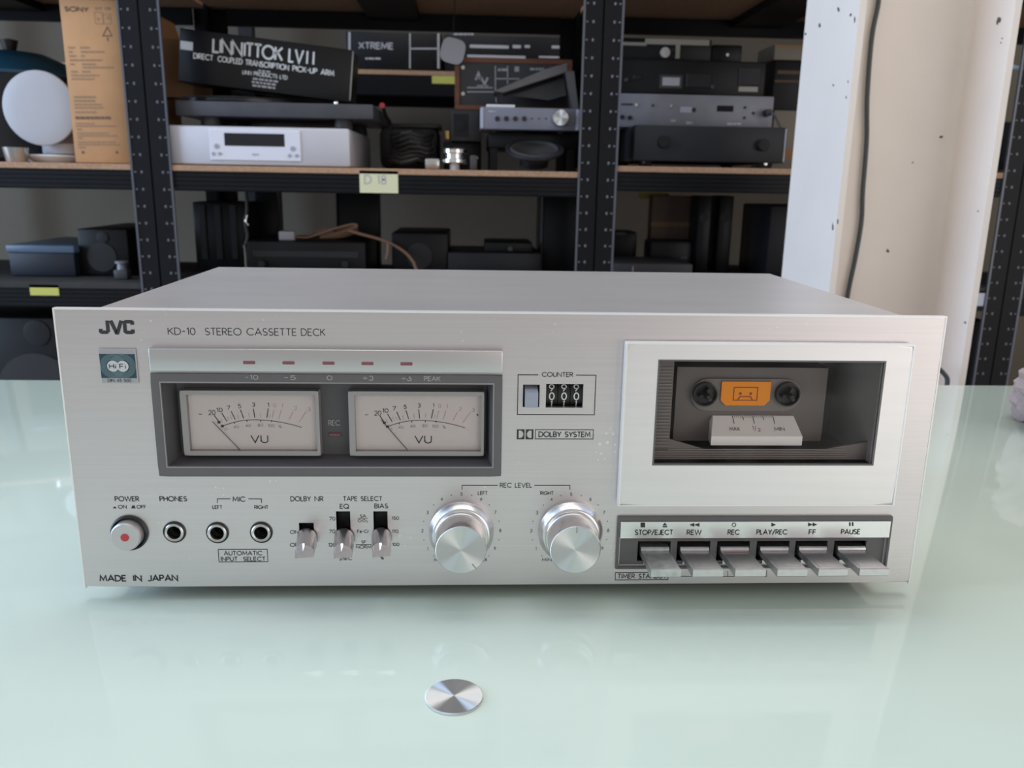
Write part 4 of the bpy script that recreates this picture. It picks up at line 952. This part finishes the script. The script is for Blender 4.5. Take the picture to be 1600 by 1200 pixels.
m = MB(); T(m, 'A', 743, 114, 752, 125, Yw-.0006, .26); T(m, 'V', 752, 121, 762, 132, Yw-.0006, .26); m.build('lettering', 'label_white', tw_, False)
m = MB()
for l in ([(774,103),(774,150)], [(793,103),(793,131)], [(774,123),(812,123)], [(730,137),(770,137)], [(745,134),(763,134)], [(730,143.5),(774,143.5)], [(775,152),(775,160)]): LN(m, l, Yw-.0006, 1.6)
m.build('panel_line', 'grey_ink', tw_, False); bars(tw_, [(778,793,107,4),(804,811,104,8),(828,850,106,4)], Yw, 'grey_ink')
# silver amplifier in front on a black crossover box
Ya = 1.375
za = at(830, 203, Ya).z
t0 = dev('black_equipment', 'black flat unit under the small silver amplifier', 'equipment', 763, 206, 902, 232, Ya+.045, .28, 'metal_black', None, .003, ztop=za-.0046)
bx = t_ext[t0.name]
for x in (bx[0]+.012, bx[1]-.012):
    for y in (Ya+.06, Ya+.30): MB().box(x-.008, x+.008, y-.008, y+.008, ZM, bx[2]).build('leg', 'metal_black', t0, False)
MB().box(bx[1]-.10, bx[1]-.02, Yw+.02, Yw+.16, bx[3], spE[3]-.0003).build('spacer', 'metal_black', t0, False)
t = thing('compact_amplifier', 'compact silver grey amplifier with a round knob and four dark buttons', 'amplifier', ((bx[0]+bx[1])/2, Ya+.13, za-.004))
a, b, c, d = rect(751, 168.5, 905, 203, Ya); b = min(b, PITCH_X[2]-.006)
MB().rbox(a, b, Ya, Ya+.13, za, d, .002, 2).build('body', 'amp_silver', t)
MB().rbox(a-.0005, a+.006, Ya-.001, Ya+.128, za+.001, d-.001, .0008, 1).build('side_trim', 'amp_trim', t); MB().rbox(b-.006, b+.0005, Ya-.001, Ya+.128, za+.001, d-.001, .0008, 1).build('side_trim', 'amp_trim', t)
for x in (a+.03, b-.03):
    for y in (Ya+.06, Ya+.12): MB().lathe((x, y, za), [(0, -.004), (.008, -.004), (.008, 0), (0, 0)], 'z', 16).build('foot', 'rubber', t)
for px in (777,791,805,819): disc_on(t, 'button', 'black_plastic', px, 185.5, 3.6, Ya, .003)
for px in (831,842,853): disc_on(t, 'indicator', 'metal_charcoal', px, 185.5, 1.3, Ya, .001)
c = at(875, 184.5, Ya); MB().lathe((c.x, Ya, c.z), [(.0165, .001), (.0165, -.014), (.0155, -.0155), (0, -.0155)], 'y', 48).build('volume_knob', 'knob_face', t)
bars(t, [(763,775,173,2)], Ya, 'grey_ink')
AMPTOP = d
# bent grey bracket leaning on the amplifier
t = thing('metal_bracket', 'bent dark grey metal bracket lying on the silver amplifier', 'bracket', (at(840,160,Ya).x, Ya+.06, AMPTOP))
Yq = Ya+.02
def pp(x, y): q_ = at(x, y, Yq); return (q_.x, max(q_.z, AMPTOP+.0003))
MB().prism([pp(772,142), pp(786,144.5), pp(886,112), pp(886,98.5), pp(852,108)], 'y', Yq, Yq+.10).build('upper_plate', 'bracket_grey', t, False)
MB().prism([pp(802,147), pp(884,119), pp(888,146), pp(860,154)], 'y', Yq+.035, Yq+.04).build('inner_plate', 'metal_dark_grey', t, False)
MB().prism([pp(883,112), pp(897,111), pp(904,170), pp(897,170)], 'y', Yq, Yq+.10).build('end_plate', 'bracket_grey', t, False)
MB().prism([pp(778,144), pp(786,145), pp(790,170), pp(782,170)], 'y', Yq+.02, Yq+.08).build('short_leg', 'metal_charcoal', t, False)
MB().rbox(at(760,165,Ya).x, at(805,165,Ya).x, Ya+.004, Ya+.05, AMPTOP, at(780,163,Ya).z, .001, 1).build('card', 'tape_white', label='thin white card lying on the silver amplifier', cat='card')
# loudspeaker driver lying tilted
def driver(px, Y, rad, tilt, label, z):
    c = at(px, 240, Y); t = thing('speaker_driver', label, 'speaker driver', (c.x, Y, z)); o = Vector((c.x, Y, z+.002)); M4 = rotm(o, 'X', R(tilt))
    for nm, pr, mt in (('frame_ring', [(rad*.86, .0), (rad*.90, -.004), (rad, -.004), (rad, .0), (rad*.86, .006)], 'basket_metal'), ('surround', [(rad*.86, -.001), (rad*.80, -.006), (rad*.74, -.001)], 'rubber'), ('cone', [(rad*.74, -.001), (rad*.30, .014), (rad*.2, .012), (0, .008)], 'cone_paper'),
                       ('basket', [(rad*.9, .002), (rad*.5, .016), (rad*.5, .018)], 'basket_metal'), ('magnet', [(0, .017), (rad*.5, .017), (rad*.5, .030), (0, .030)], 'metal_black')):
        m = MB().lathe(o, pr, 'y', 48); m.xf(M4); m.v = [p+Vector((0, 0, .030*math.sin(R(-tilt))+rad*.5*math.cos(R(tilt))+.001)) for p in m.v]; m.build(nm, mt, t)
driver(835, 1.36, .060, -70, 'black loudspeaker driver lying face up beside the rack post', ZM)
# chrome magnet assembly
c = at(710, 250, 1.36); t = thing('magnet_driver', 'chrome ringed loudspeaker magnet standing behind the D 18 label', 'speaker driver', (c.x, 1.38, ZM))
MB().lathe((c.x, 1.38, ZM), [(0, 0), (.010, 0), (.010, .012), (0, .012)], 'z', 24).build('foot_stub', 'tape_white', t)
MB().lathe((c.x, 1.38, ZM+.012), [(0, 0), (.022, 0), (.027, .003), (.027, .009), (.022, .011), (.022, .020), (.0265, .022), (.0265, .029), (.02, .033), (0, .034)], 'z', 40).build('magnet', 'chrome', t)
for k, (px, w_) in enumerate(((672, .020), (738, .010))):
    q = at(px, 252, 1.37); MB().rbox(q.x-w_/2, q.x+w_, 1.36, 1.40, ZM, ZM+.022+.008*k, .004, 2).build('metal_fitting', 'steel' if k == 0 else 'metal_dark_grey', label=('crumpled pale metal fitting left of the chrome magnet' if k == 0 else 'grey metal fitting right of the chrome magnet'), cat='fitting')
# coil of black cable and grey drum behind
c = at(644, 240, 1.45); m = MB(); pts = []
for k in range(110):
    a_ = k*.42; rr_ = .043+.005*math.sin(k*.9); pts.append((c.x+rr_*math.cos(a_), 1.46+rr_*math.sin(a_), ZM+.0105+.0006*k+.004*math.sin(k*1.7)))
m.tube(pts, .0055, 8); m.build('cable_coil', 'cable_black', label='coil of thick black cable right of the silver disc player', cat='cable')
t = dev('drum_case', 'grey curved drum case behind the black cable coil', 'case', 592, 196, 686, 258, 1.60, .12, 'metal_dark_grey', ZM, .02)
MB().rbox(t_ext[t.name][0]-.003, t_ext[t.name][1]+.003, 1.597, 1.723, t_ext[t.name][3]-.006, t_ext[t.name][3]+.004, .002, 2).build('rim', 'black_plastic', t)
for px, py, hh_, lab in ((672, 215, .012, 'brass end cap lying on the black cable'), (699, 211, .017, 'brass collar beside the small dark speaker')):
    q = at(px, py, 1.53); m = MB().lathe((q.x, 1.53, q.z-hh_/2), [(0, 0), (.008, 0), (.008, hh_), (0, hh_)], 'z', 20)
    m.build('brass_cap', 'brass', label=lab, cat='cap', group=None)
# risers carrying the small speaker and the caps
q = at(690, 240, 1.55)
t = dev('black_equipment', 'black low unit under the small dark speaker', 'equipment', 693, 223, 752, 256, 1.53, .18, 'metal_black', ZM, .003, ztop=spE[2])
disc_on(t, 'terminal', 'basket_metal', 736, 246, 3, 1.53, .004); disc_on(t, 'terminal', 'steel', 745, 247, 2, 1.53, .004)
q = at(597, 164.5, 1.42); t = thing('red_plug', 'red plug on a cable sticking out beside the turntable', 'plug', (q.x, 1.45, q.z-.006))
MB().lathe((q.x, 1.42, q.z), [(0, 0), (.0055, .0), (.0055, .014), (0, .014)], 'y', 20).build('plug_body', 'plug_red', t)
MB().tube(smooth_pts([(q.x, 1.434, q.z), (q.x+.004, 1.46, q.z-.02), (q.x+.01, 1.49, ZM+.09), (q.x+.012, 1.50, ZM+.004)]), .004, 8).build('cable', 'cable_black', t)
# shelf labels
def label_card(px0, py0, px1, py1, Y, mt, lab, txt=None):
    a, b, c, d = rect(px0, py0, px1, py1, Y); t = thing('shelf_label', lab, 'label', ((a+b)/2, Y, c), 'paper shelf labels')
    MB().box(a, b, Y-.0010, Y-.0002, c, d).build('paper', mt, t, False)
    if txt:
        for s_, x0, y0, x1, y1 in txt: wordY(t, s_, x0, y0, x1, y1, Y-.0006, 'grey_ink', .14)
YLb = YR0+.003
label_card(562, 267, 622, 301.5, YLb, 'label_cream', 'pale yellow paper shelf label reading D 18', [('D', 570, 274, 580, 287), ('1', 590, 274.5, 592.5, 287.5), ('8', 596, 274.5, 603, 287.5)])
label_card(675, 112.5, 713, 131, YB0+.004, 'label_yellow', 'yellow paper label on the rear shelf beside the wooden tuner')
label_card(47, 445, 92, 461.5, YLb, 'label_yellow', 'dim yellow paper label on the lower left shelf')
label_card(998, 301, 1045, 311, YR1-.004-.0145, 'label_yellow', 'narrow yellow paper strip under the right shelf')
# price tag
m = MB().prism([(TAGZ.x+17.5*s_*math.copysign(abs(math.cos(a))**.6, math.cos(a)), TAGZ.z+17.5*s_*math.copysign(abs(math.sin(a))**.6, math.sin(a))) for s_ in [(1.505-CAM.y)/FPX] for a in [i*math.pi/16 for i in range(32)]], 'y', 1.504, 1.5065)
m.xf(rotm((TAGZ.x, 1.505, TAGZ.z), 'Y', R(14)))
tg = thing('hanging_tag', 'round white tag hanging at the back above the wooden tuner', 'tag', (TAGZ.x, 1.505, TAGZ.z-.03))
m.build('tag_disc', 'white_plastic', tg, False); MB().tube([(TAGZ.x, 1.507, TAGZ.z+.02), (TAGZ.x+.005, 1.508, .6065)], .001, 6).build('string', 'cable_black', tg)
# ---- right bay, upper shelf
Yr1 = 1.315
t = dev('power_amplifier', 'black amplifier with two round dark knobs on the right shelf', 'amplifier', 991, 197, 1229, 250, Yr1, .33, 'metal_charcoal', ZR_, .003, feet=.010)
E1 = t_ext[t.name]
for px, py in ((1036,222),(1191,227)): disc_on(t, 'knob', 'box_black', px, py, 9, Yr1, .012); 
for px in (1005, 1195): disc_on(t, 'front_foot', 'chrome' if px > 1100 else 'metal_dark_grey', px, 253.5 if px < 1100 else 256, 2.6, Yr1+.012, .006)
MB().rbox(E1[1]-.004, E1[1]-.002, Yr1-.001, Yr1+.003, E1[2]+.002, E1[3]-.002, .0005, 1).build('trim_line', 'label_white', t)
Yr2 = 1.40
t = dev('tuner_chassis', 'grey metal chassis showing its sockets between two black units', 'chassis', 950, 148, 1208, 203, Yr2, .24, 'chassis_grey', E1[3], .002)
E2 = t_ext[t.name]
plate_on(t, 'mains_socket', 'display_black', 1120, 165, 1146, 174.5, Yr2, .0008, .002, .0006); plate_on(t, 'slot', 'display_black', 970, 161.5, 989, 164.5, Yr2, .0008, .002, .0003)
for px, py, r_, mt in ((994,164,2.5,'steel'),(1048,165.5,2.5,'steel'),(1084,171.5,3,'black_plastic'),(972,183,3.2,'metal_black'),(984,184,3.2,'metal_black'),(1164,168,1.8,'metal_black'),(1177,177,2,'metal_black'),(1163,184,1.8,'metal_black'),(1020,164.5,2,'metal_dark_grey')): disc_on(t, 'socket', mt, px, py, r_, Yr2, .003)
plate_on(t, 'rating_plate', 'amp_trim', 1063, 167, 1082, 176, Yr2, .0006, .001, .0002)
bars(t, [(1048,1056,187,3),(1072,1082,190,4),(1136,1160,192,3)], Yr2, 'amp_trim')
q = at(1197, 177, Yr2); tb_ = thing('mains_lead', 'thin grey mains lead drooping from the grey chassis', 'cable', (q.x, Yr2-.02, E1[3]))
MB().lathe((q.x, Yr2, q.z), [(0, -.022), (.007, -.022), (.008, -.0003), (0, -.0003)], 'y', 16).build('plug', 'black_plastic', tb_)
pl = [Vector((q.x, Yr2-.02, q.z))]+[at(x, y, Yr2-.03) for x, y in ((1208,178),(1214,188),(1219,199),(1222,206))]; pl += [Vector((E1[1]+.006, Yr2-.02, E1[3]-.02)), Vector((E1[1]+.008, Yr2+.02, ZR_+.004))]
MB().tube(smooth_pts(pl), .0024, 8).build('lead', 'cable_grey', tb_)
Yr3 = 1.42
t = dev('black_amplifier', 'black unit with rear labels on top of the grey chassis', 'amplifier', 950, 94, 1196, 148, Yr3, .22, 'metal_black', E2[3], .003)
plate_on(t, 'label_plate', 'label_white', 1035, 121, 1062, 134, Yr3, .0012, .002, .0004); plate_on(t, 'socket_frame', 'metal_dark_grey', 1031, 117, 1066, 138, Yr3, .0006, .002, .0004)
plate_on(t, 'terminal_block', 'metal_charcoal', 1072, 115, 1111, 137, Yr3, .003, .004, .001); plate_on(t, 'terminal_block', 'metal_charcoal', 1154, 106, 1188, 134, Yr3, .003, .004, .001)
plate_on(t, 'label_plate', 'beige_part', 1154, 135.5, 1184, 143.5, Yr3, .0012, .002, .0004)
for px, py in ((978,125),(1112,136)): disc_on(t, 'terminal', 'metal_dark_grey', px, py, 3, Yr3, .006)
plate_on(t, 'switch', 'box_black', 990, 117, 1003, 124, Yr3, .002, .003, .0006)
E3 = t_ext[t.name]
t = dev('tape_recorder', 'black machine with pale trim bars above the black rear-labelled unit', 'recorder', 945, 60, 1112, 93, Yr3+.03, .17, 'metal_black', E3[3], .003)
for q in ((1008,61.5,1108,70.5),(1055,70,1062,92),(960,66,1010,71.5)): plate_on(t, 'trim_bar', 'beige_part', *q, Yr3+.03, .004, .005, .0008)
disc_on(t, 'knob', 'steel', 1038, 83, 8, Yr3+.03, .01); disc_on(t, 'knob', 'black_plastic', 1050, 79, 2.5, Yr3+.03, .006)
t = dev('dark_case', 'black case beyond the pale trimmed machine near the column', 'case', 1112, 70, 1160, 93, Yr3+.05, .14, 'metal_black', E3[3], .004)
disc_on(t, 'lock', 'steel', 1136, 86, 2.5, Yr3+.05, .004)
Yr4 = 1.60
t = dev('stacked_unit', 'dark unit with a pale shelf line beside the cream column', 'equipment', 1208, 95, 1330, 174, Yr4, .12, 'metal_charcoal', None, .003)
for q in ((1214,111,1320,117),(1210,126,1320,130)): plate_on(t, 'trim_strip', 'box_brown', *q, Yr4, .002, .003, .0006)
E4 = t_ext[t.name]
t = dev('white_carton', 'pale beige carton below the dark unit beside the cream column', 'carton', 1206, 175, 1330, 262, Yr4-.01, .14, 'beige_part', ZR_, .002, ztop=E4[2])
MB().box(t_ext[t.name][0], t_ext[t.name][1], Yr4-.0112, Yr4-.0102, ZR_+.03, ZR_+.05).build('tape_band', 'kraft', t, False)
t = dev('white_carton', 'pale beige carton above the dark unit beside the cream column', 'carton', 1210, 70, 1330, 94, Yr4, .12, 'beige_part', E4[3], .002)
MB().box(t_ext[t.name][0], t_ext[t.name][1], Yr4-.0012, Yr4-.0002, t_ext[t.name][3]-.008, t_ext[t.name][3]-.004).build('tape_band', 'kraft', t, False)
# bay beyond the column
t = dev('steel_case', 'grey case on the far right shelf behind the column', 'case', 1520, 190, 1600, 262, 1.36, .2, 'metal_charcoal', ZM+.02, .004)
m = MB(); q = [at(x, y, 1.33) for x, y in ((1555,88),(1575,100),(1590,106),(1606,103),(1625,94))]
m.tube(smooth_pts(q), .0042, 10); m.build('curved_tube', 'light_pipe', label='pale blue curved tube at the top right edge of the photo', cat='tube')
label_card(1522, 455, 1549, 478, YLb, 'amp_trim', 'pale blue paper label on the lower beam right of the column')
t = dev('dark_equipment', 'charcoal unit on the lower shelf beyond the column', 'equipment', 1440, 318, 1525, 430, 1.37, .24, 'metal_charcoal', ZL+.01, .003, ztop=.195)
plate_on(t, 'trim_strip', 'label_white', 1500, 324, 1524, 329, 1.37, .001, .002, .0005)

t = dev('dark_filler_box', 'black filler box added to darken the bottom shelf right of the column', 'cabinet', 1430, 490, 1530, 640, 1.36, .25, 'metal_black', -.40, .004, ztop=-.06)  # added dark filler so the gap beside the column reads dark
disc_on(t, 'knob', 'metal_charcoal', 1490, 540, 5, 1.36, .008)
# ---- lower shelves
t = dev('blue_lidded_box', 'navy box with a shiny blue grey lid on the lower left shelf', 'box', 15, 395, 117, 432, 1.40, .25, 'box_navy', ZL, .003)
E5 = t_ext[t.name]; MB().rbox(E5[0]-.003, E5[1]+.003, 1.397, 1.653, E5[3], at(60,383,1.4).z, .003, 2).build('lid', 'lid_blue', t)
t = dev('black_speaker', 'black speaker cabinet on the lower left shelf', 'speaker', 123, 358, 201, 432, 1.42, .26, 'metal_black', ZL, .004)
disc_on(t, 'woofer', 'cone_paper', 160, 402, 22, 1.42, .003); disc_on(t, 'tweeter', 'cone_paper', 160, 371, 9, 1.42, .003)
q = at(188, 430, 1.36); t = thing('small_gadget', 'small grey gadget standing by the left rack post', 'gadget', (q.x, 1.37, ZL))
MB().rbox(q.x-.014, q.x+.014, 1.36, 1.385, ZL, ZL+.020, .003, 2).build('base', 'metal_dark_grey', t); MB().lathe((q.x, 1.372, ZL+.020), [(.010, 0), (.009, .012), (.013, .013), (.013, .017), (0, .018)], 'z', 20).build('head', 'chassis_grey', t)
t = dev('large_speaker', 'large black cabinet on the bottom left shelf', 'speaker', -60, 470, 180, 700, 1.36, .3, 'metal_black', -.40, .004, ztop=-.075)
disc_on(t, 'woofer', 'cone_paper', 60, 610, 60, 1.36, .004); disc_on(t, 'tweeter', 'metal_charcoal', 58, 520, 20, 1.36, .003); disc_on(t, 'badge', 'steel', 61, 570, 3, 1.36, .003)
# middle lower
t = dev('black_receiver', 'black receiver under the tan cable bundle', 'receiver', 386, 378, 571, 424, 1.42, .22, 'metal_black', ZL, .003)
E6 = t_ext[t.name]; plate_on(t, 'front_glass', 'display_black', 396, 392, 560, 402, 1.42, .001, .002, .0004)
for px in (410, 540): disc_on(t, 'knob', 'metal_charcoal', px, 412, 6, 1.42, .01)
zt = E6[3]
q0 = at(450, 374, 1.47); MB().rbox(q0.x-.017, q0.x+.017, 1.455, 1.48, zt, zt+.020, .003, 2).build('cable_connector', 'label_white', label='pale grey connector block on the black receiver', cat='connector')
tc_ = thing('speaker_cable', 'tan speaker cable bundle trailing across the lower middle shelf', 'cable', (at(510,372,1.48).x, 1.48, zt))
for k in range(9):
    pts = [Vector((q0.x+.017, 1.465, zt+.008))]
    for x, y in ((480,371),(505,363-k*.6),(530,355+k*.9),(552,350+k*1.3)): pts.append(at(x, y, 1.47+k*.003))
    pts += [at(557, 354+k, 1.47+k*.003), at(535, 362+k, 1.48+k*.002), at(500, 369+.4*k, 1.485)]
    for p in pts: p.z = max(p.z, zt+.005)
    MB().tube(smooth_pts(pts, 6), .0022, 6).build('strand', 'cable_tan', tc_)
pts = [at(x, y, 1.45) for x, y in ((545,360),(565,366),(600,376),(630,392),(645,408),(649,417),(652,424))]
for p in pts: p.z = max(p.z, ZL+.006)
MB().tube(smooth_pts(pts), .0034, 8).build('tail', 'cable_tan', tc_)
pts = [at(x, y, 1.44) for x, y in ((606,381),(606,393),(603,405))]; MB().tube(smooth_pts(pts), .003, 8).build('loose_end', 'cable_tan', tc_)
t = dev('black_speaker', 'black box speaker behind the end of the tan cable', 'speaker', 612, 364, 700, 424, 1.47, .22, 'metal_black', ZL, .004)
disc_on(t, 'woofer', 'cone_paper', 655, 400, 20, 1.47, .003)
t = dev('dark_unit', 'black low unit in the lower middle bay behind the deck', 'equipment', 700, 395, 845, 424, 1.46, .2, 'metal_charcoal', ZL, .003)
E7 = t_ext[t.name]; t = dev('dark_unit', 'small black unit stacked on the low unit in the lower middle bay', 'equipment', 757, 379, 832, 395, 1.47, .14, 'metal_black', E7[3], .003)
disc_on(t, 'knob', 'metal_dark_grey', 797, 388, 4, 1.47, .01)
t = dev('tall_case', 'tall black case beside the right post of the middle bay', 'case', 848, 300, 900, 430, 1.50, .2, 'metal_black', ZL, .004)
MB().rbox(t_ext[t.name][0]-.004, t_ext[t.name][0], 1.498, 1.52, ZL, t_ext[t.name][3], .001, 1).build('corner_strip', 'metal_dark_grey', t)
t = dev('tall_case', 'tall black case beside the left post of the middle bay', 'case', 304, 316, 385, 430, 1.53, .15, 'metal_black', ZL, .004)
for px in (318, 342, 366): plate_on(t, 'ridge', 'metal_charcoal', px-5, 320, px+5, 405, 1.53, .004, .005, .001)
q = at(385, 330, 1.5); t = thing('hanging_lead', 'thin black lead with a metal plug hanging in the lower middle bay', 'cable', (q.x, 1.5, ZL))
q2 = at(383, 383, 1.5); MB().tube(smooth_pts([(q.x, 1.50, ZM-.013), at(386,325,1.5), at(383,345,1.5), at(387,370,1.5), at(383,384,1.5)]), .004, 8).build('lead', 'cable_black', t)
MB().tube(smooth_pts([at(386,336,1.495), at(384,346,1.493), at(388,352,1.495)]), .0024, 8).build('plug', 'steel', t); MB().tube(smooth_pts([at(382,383,1.5), at(384,400,1.5), at(385,425,1.5)]), .003, 8).build('pale_end', 'cable_pale', t)
t = dev('back_panel', 'black flat case leaning at the back of the lower middle bay', 'case', 528, 300, 592, 400, 1.66, .05, 'metal_black', ZL, .003)
MB().rbox(t_ext[t.name][0]-.003, t_ext[t.name][0], 1.655, 1.67, ZL, t_ext[t.name][3], .001, 1).build('edge_strip', 'metal_dark_grey', t)
t = dev('back_panel', 'charcoal flat case left of the leaning black case', 'case', 400, 300, 436, 400, 1.66, .05, 'metal_black', ZL, .003)
MB().rbox(t_ext[t.name][1], t_ext[t.name][1]+.003, 1.655, 1.67, ZL, t_ext[t.name][3], .001, 1).build('edge_strip', 'metal_dark_grey', t)
# right lower
zr_ = ZL+.01
t = dev('grey_amplifier', 'grey topped amplifier just above the right end of the deck', 'amplifier', 957, 412, 1082, 440, 1.38, .18, 'metal_dark_grey', zr_, .003)
plate_on(t, 'front_seam', 'label_white', 988, 416, 989.5, 425, 1.38, .001, .002, .0003)
t = dev('black_console', 'black sloping console behind the grey topped amplifier', 'console', 1015, 376, 1085, 430, 1.57, .08, 'metal_black', zr_, .008)
plate_on(t, 'badge', 'metal_dark_grey', 1064, 400, 1074, 405, 1.57, .001, .002, .0004)
t = dev('brown_carton', 'dull brown carton at the back of the right lower shelf', 'carton', 1018, 306, 1087, 378, 1.665, .045, 'box_brown', zr_, .003)
zq = t_ext[t.name][2]; MB().box(t_ext[t.name][0], t_ext[t.name][1], 1.664, 1.6649, zq+.10, zq+.11).build('tape_band', 'kraft_dark', t, False)
for px0, px1, lab in ((1089,1109,'left'),(1122,1143,'right')):
    t = dev('slim_speaker', 'slim black upright speaker, %s one of the pair by the column' % lab, 'speaker', px0, 306, px1, 430, 1.55, .08, 'metal_black', zr_, .003, group='slim speakers by the column')
    disc_on(t, 'driver', 'cone_paper', (px0+px1)/2, 340, 7, 1.55, .002)
t = dev('tall_black_speaker', 'tall black speaker next to the cream column', 'speaker', 1200, 322, 1330, 440, 1.45, .2, 'metal_charcoal', zr_, .004)
disc_on(t, 'woofer', 'cone_paper', 1262, 390, 28, 1.45, .003)
t = dev('black_telephone', 'black angular device behind the rack post on the right lower shelf', 'device', 955, 362, 995, 412, 1.62, .1, 'metal_black', zr_, .006)
plate_on(t, 'small_plate', 'metal_dark_grey', 962, 363, 978, 367, 1.62, .001, .002, .0004)
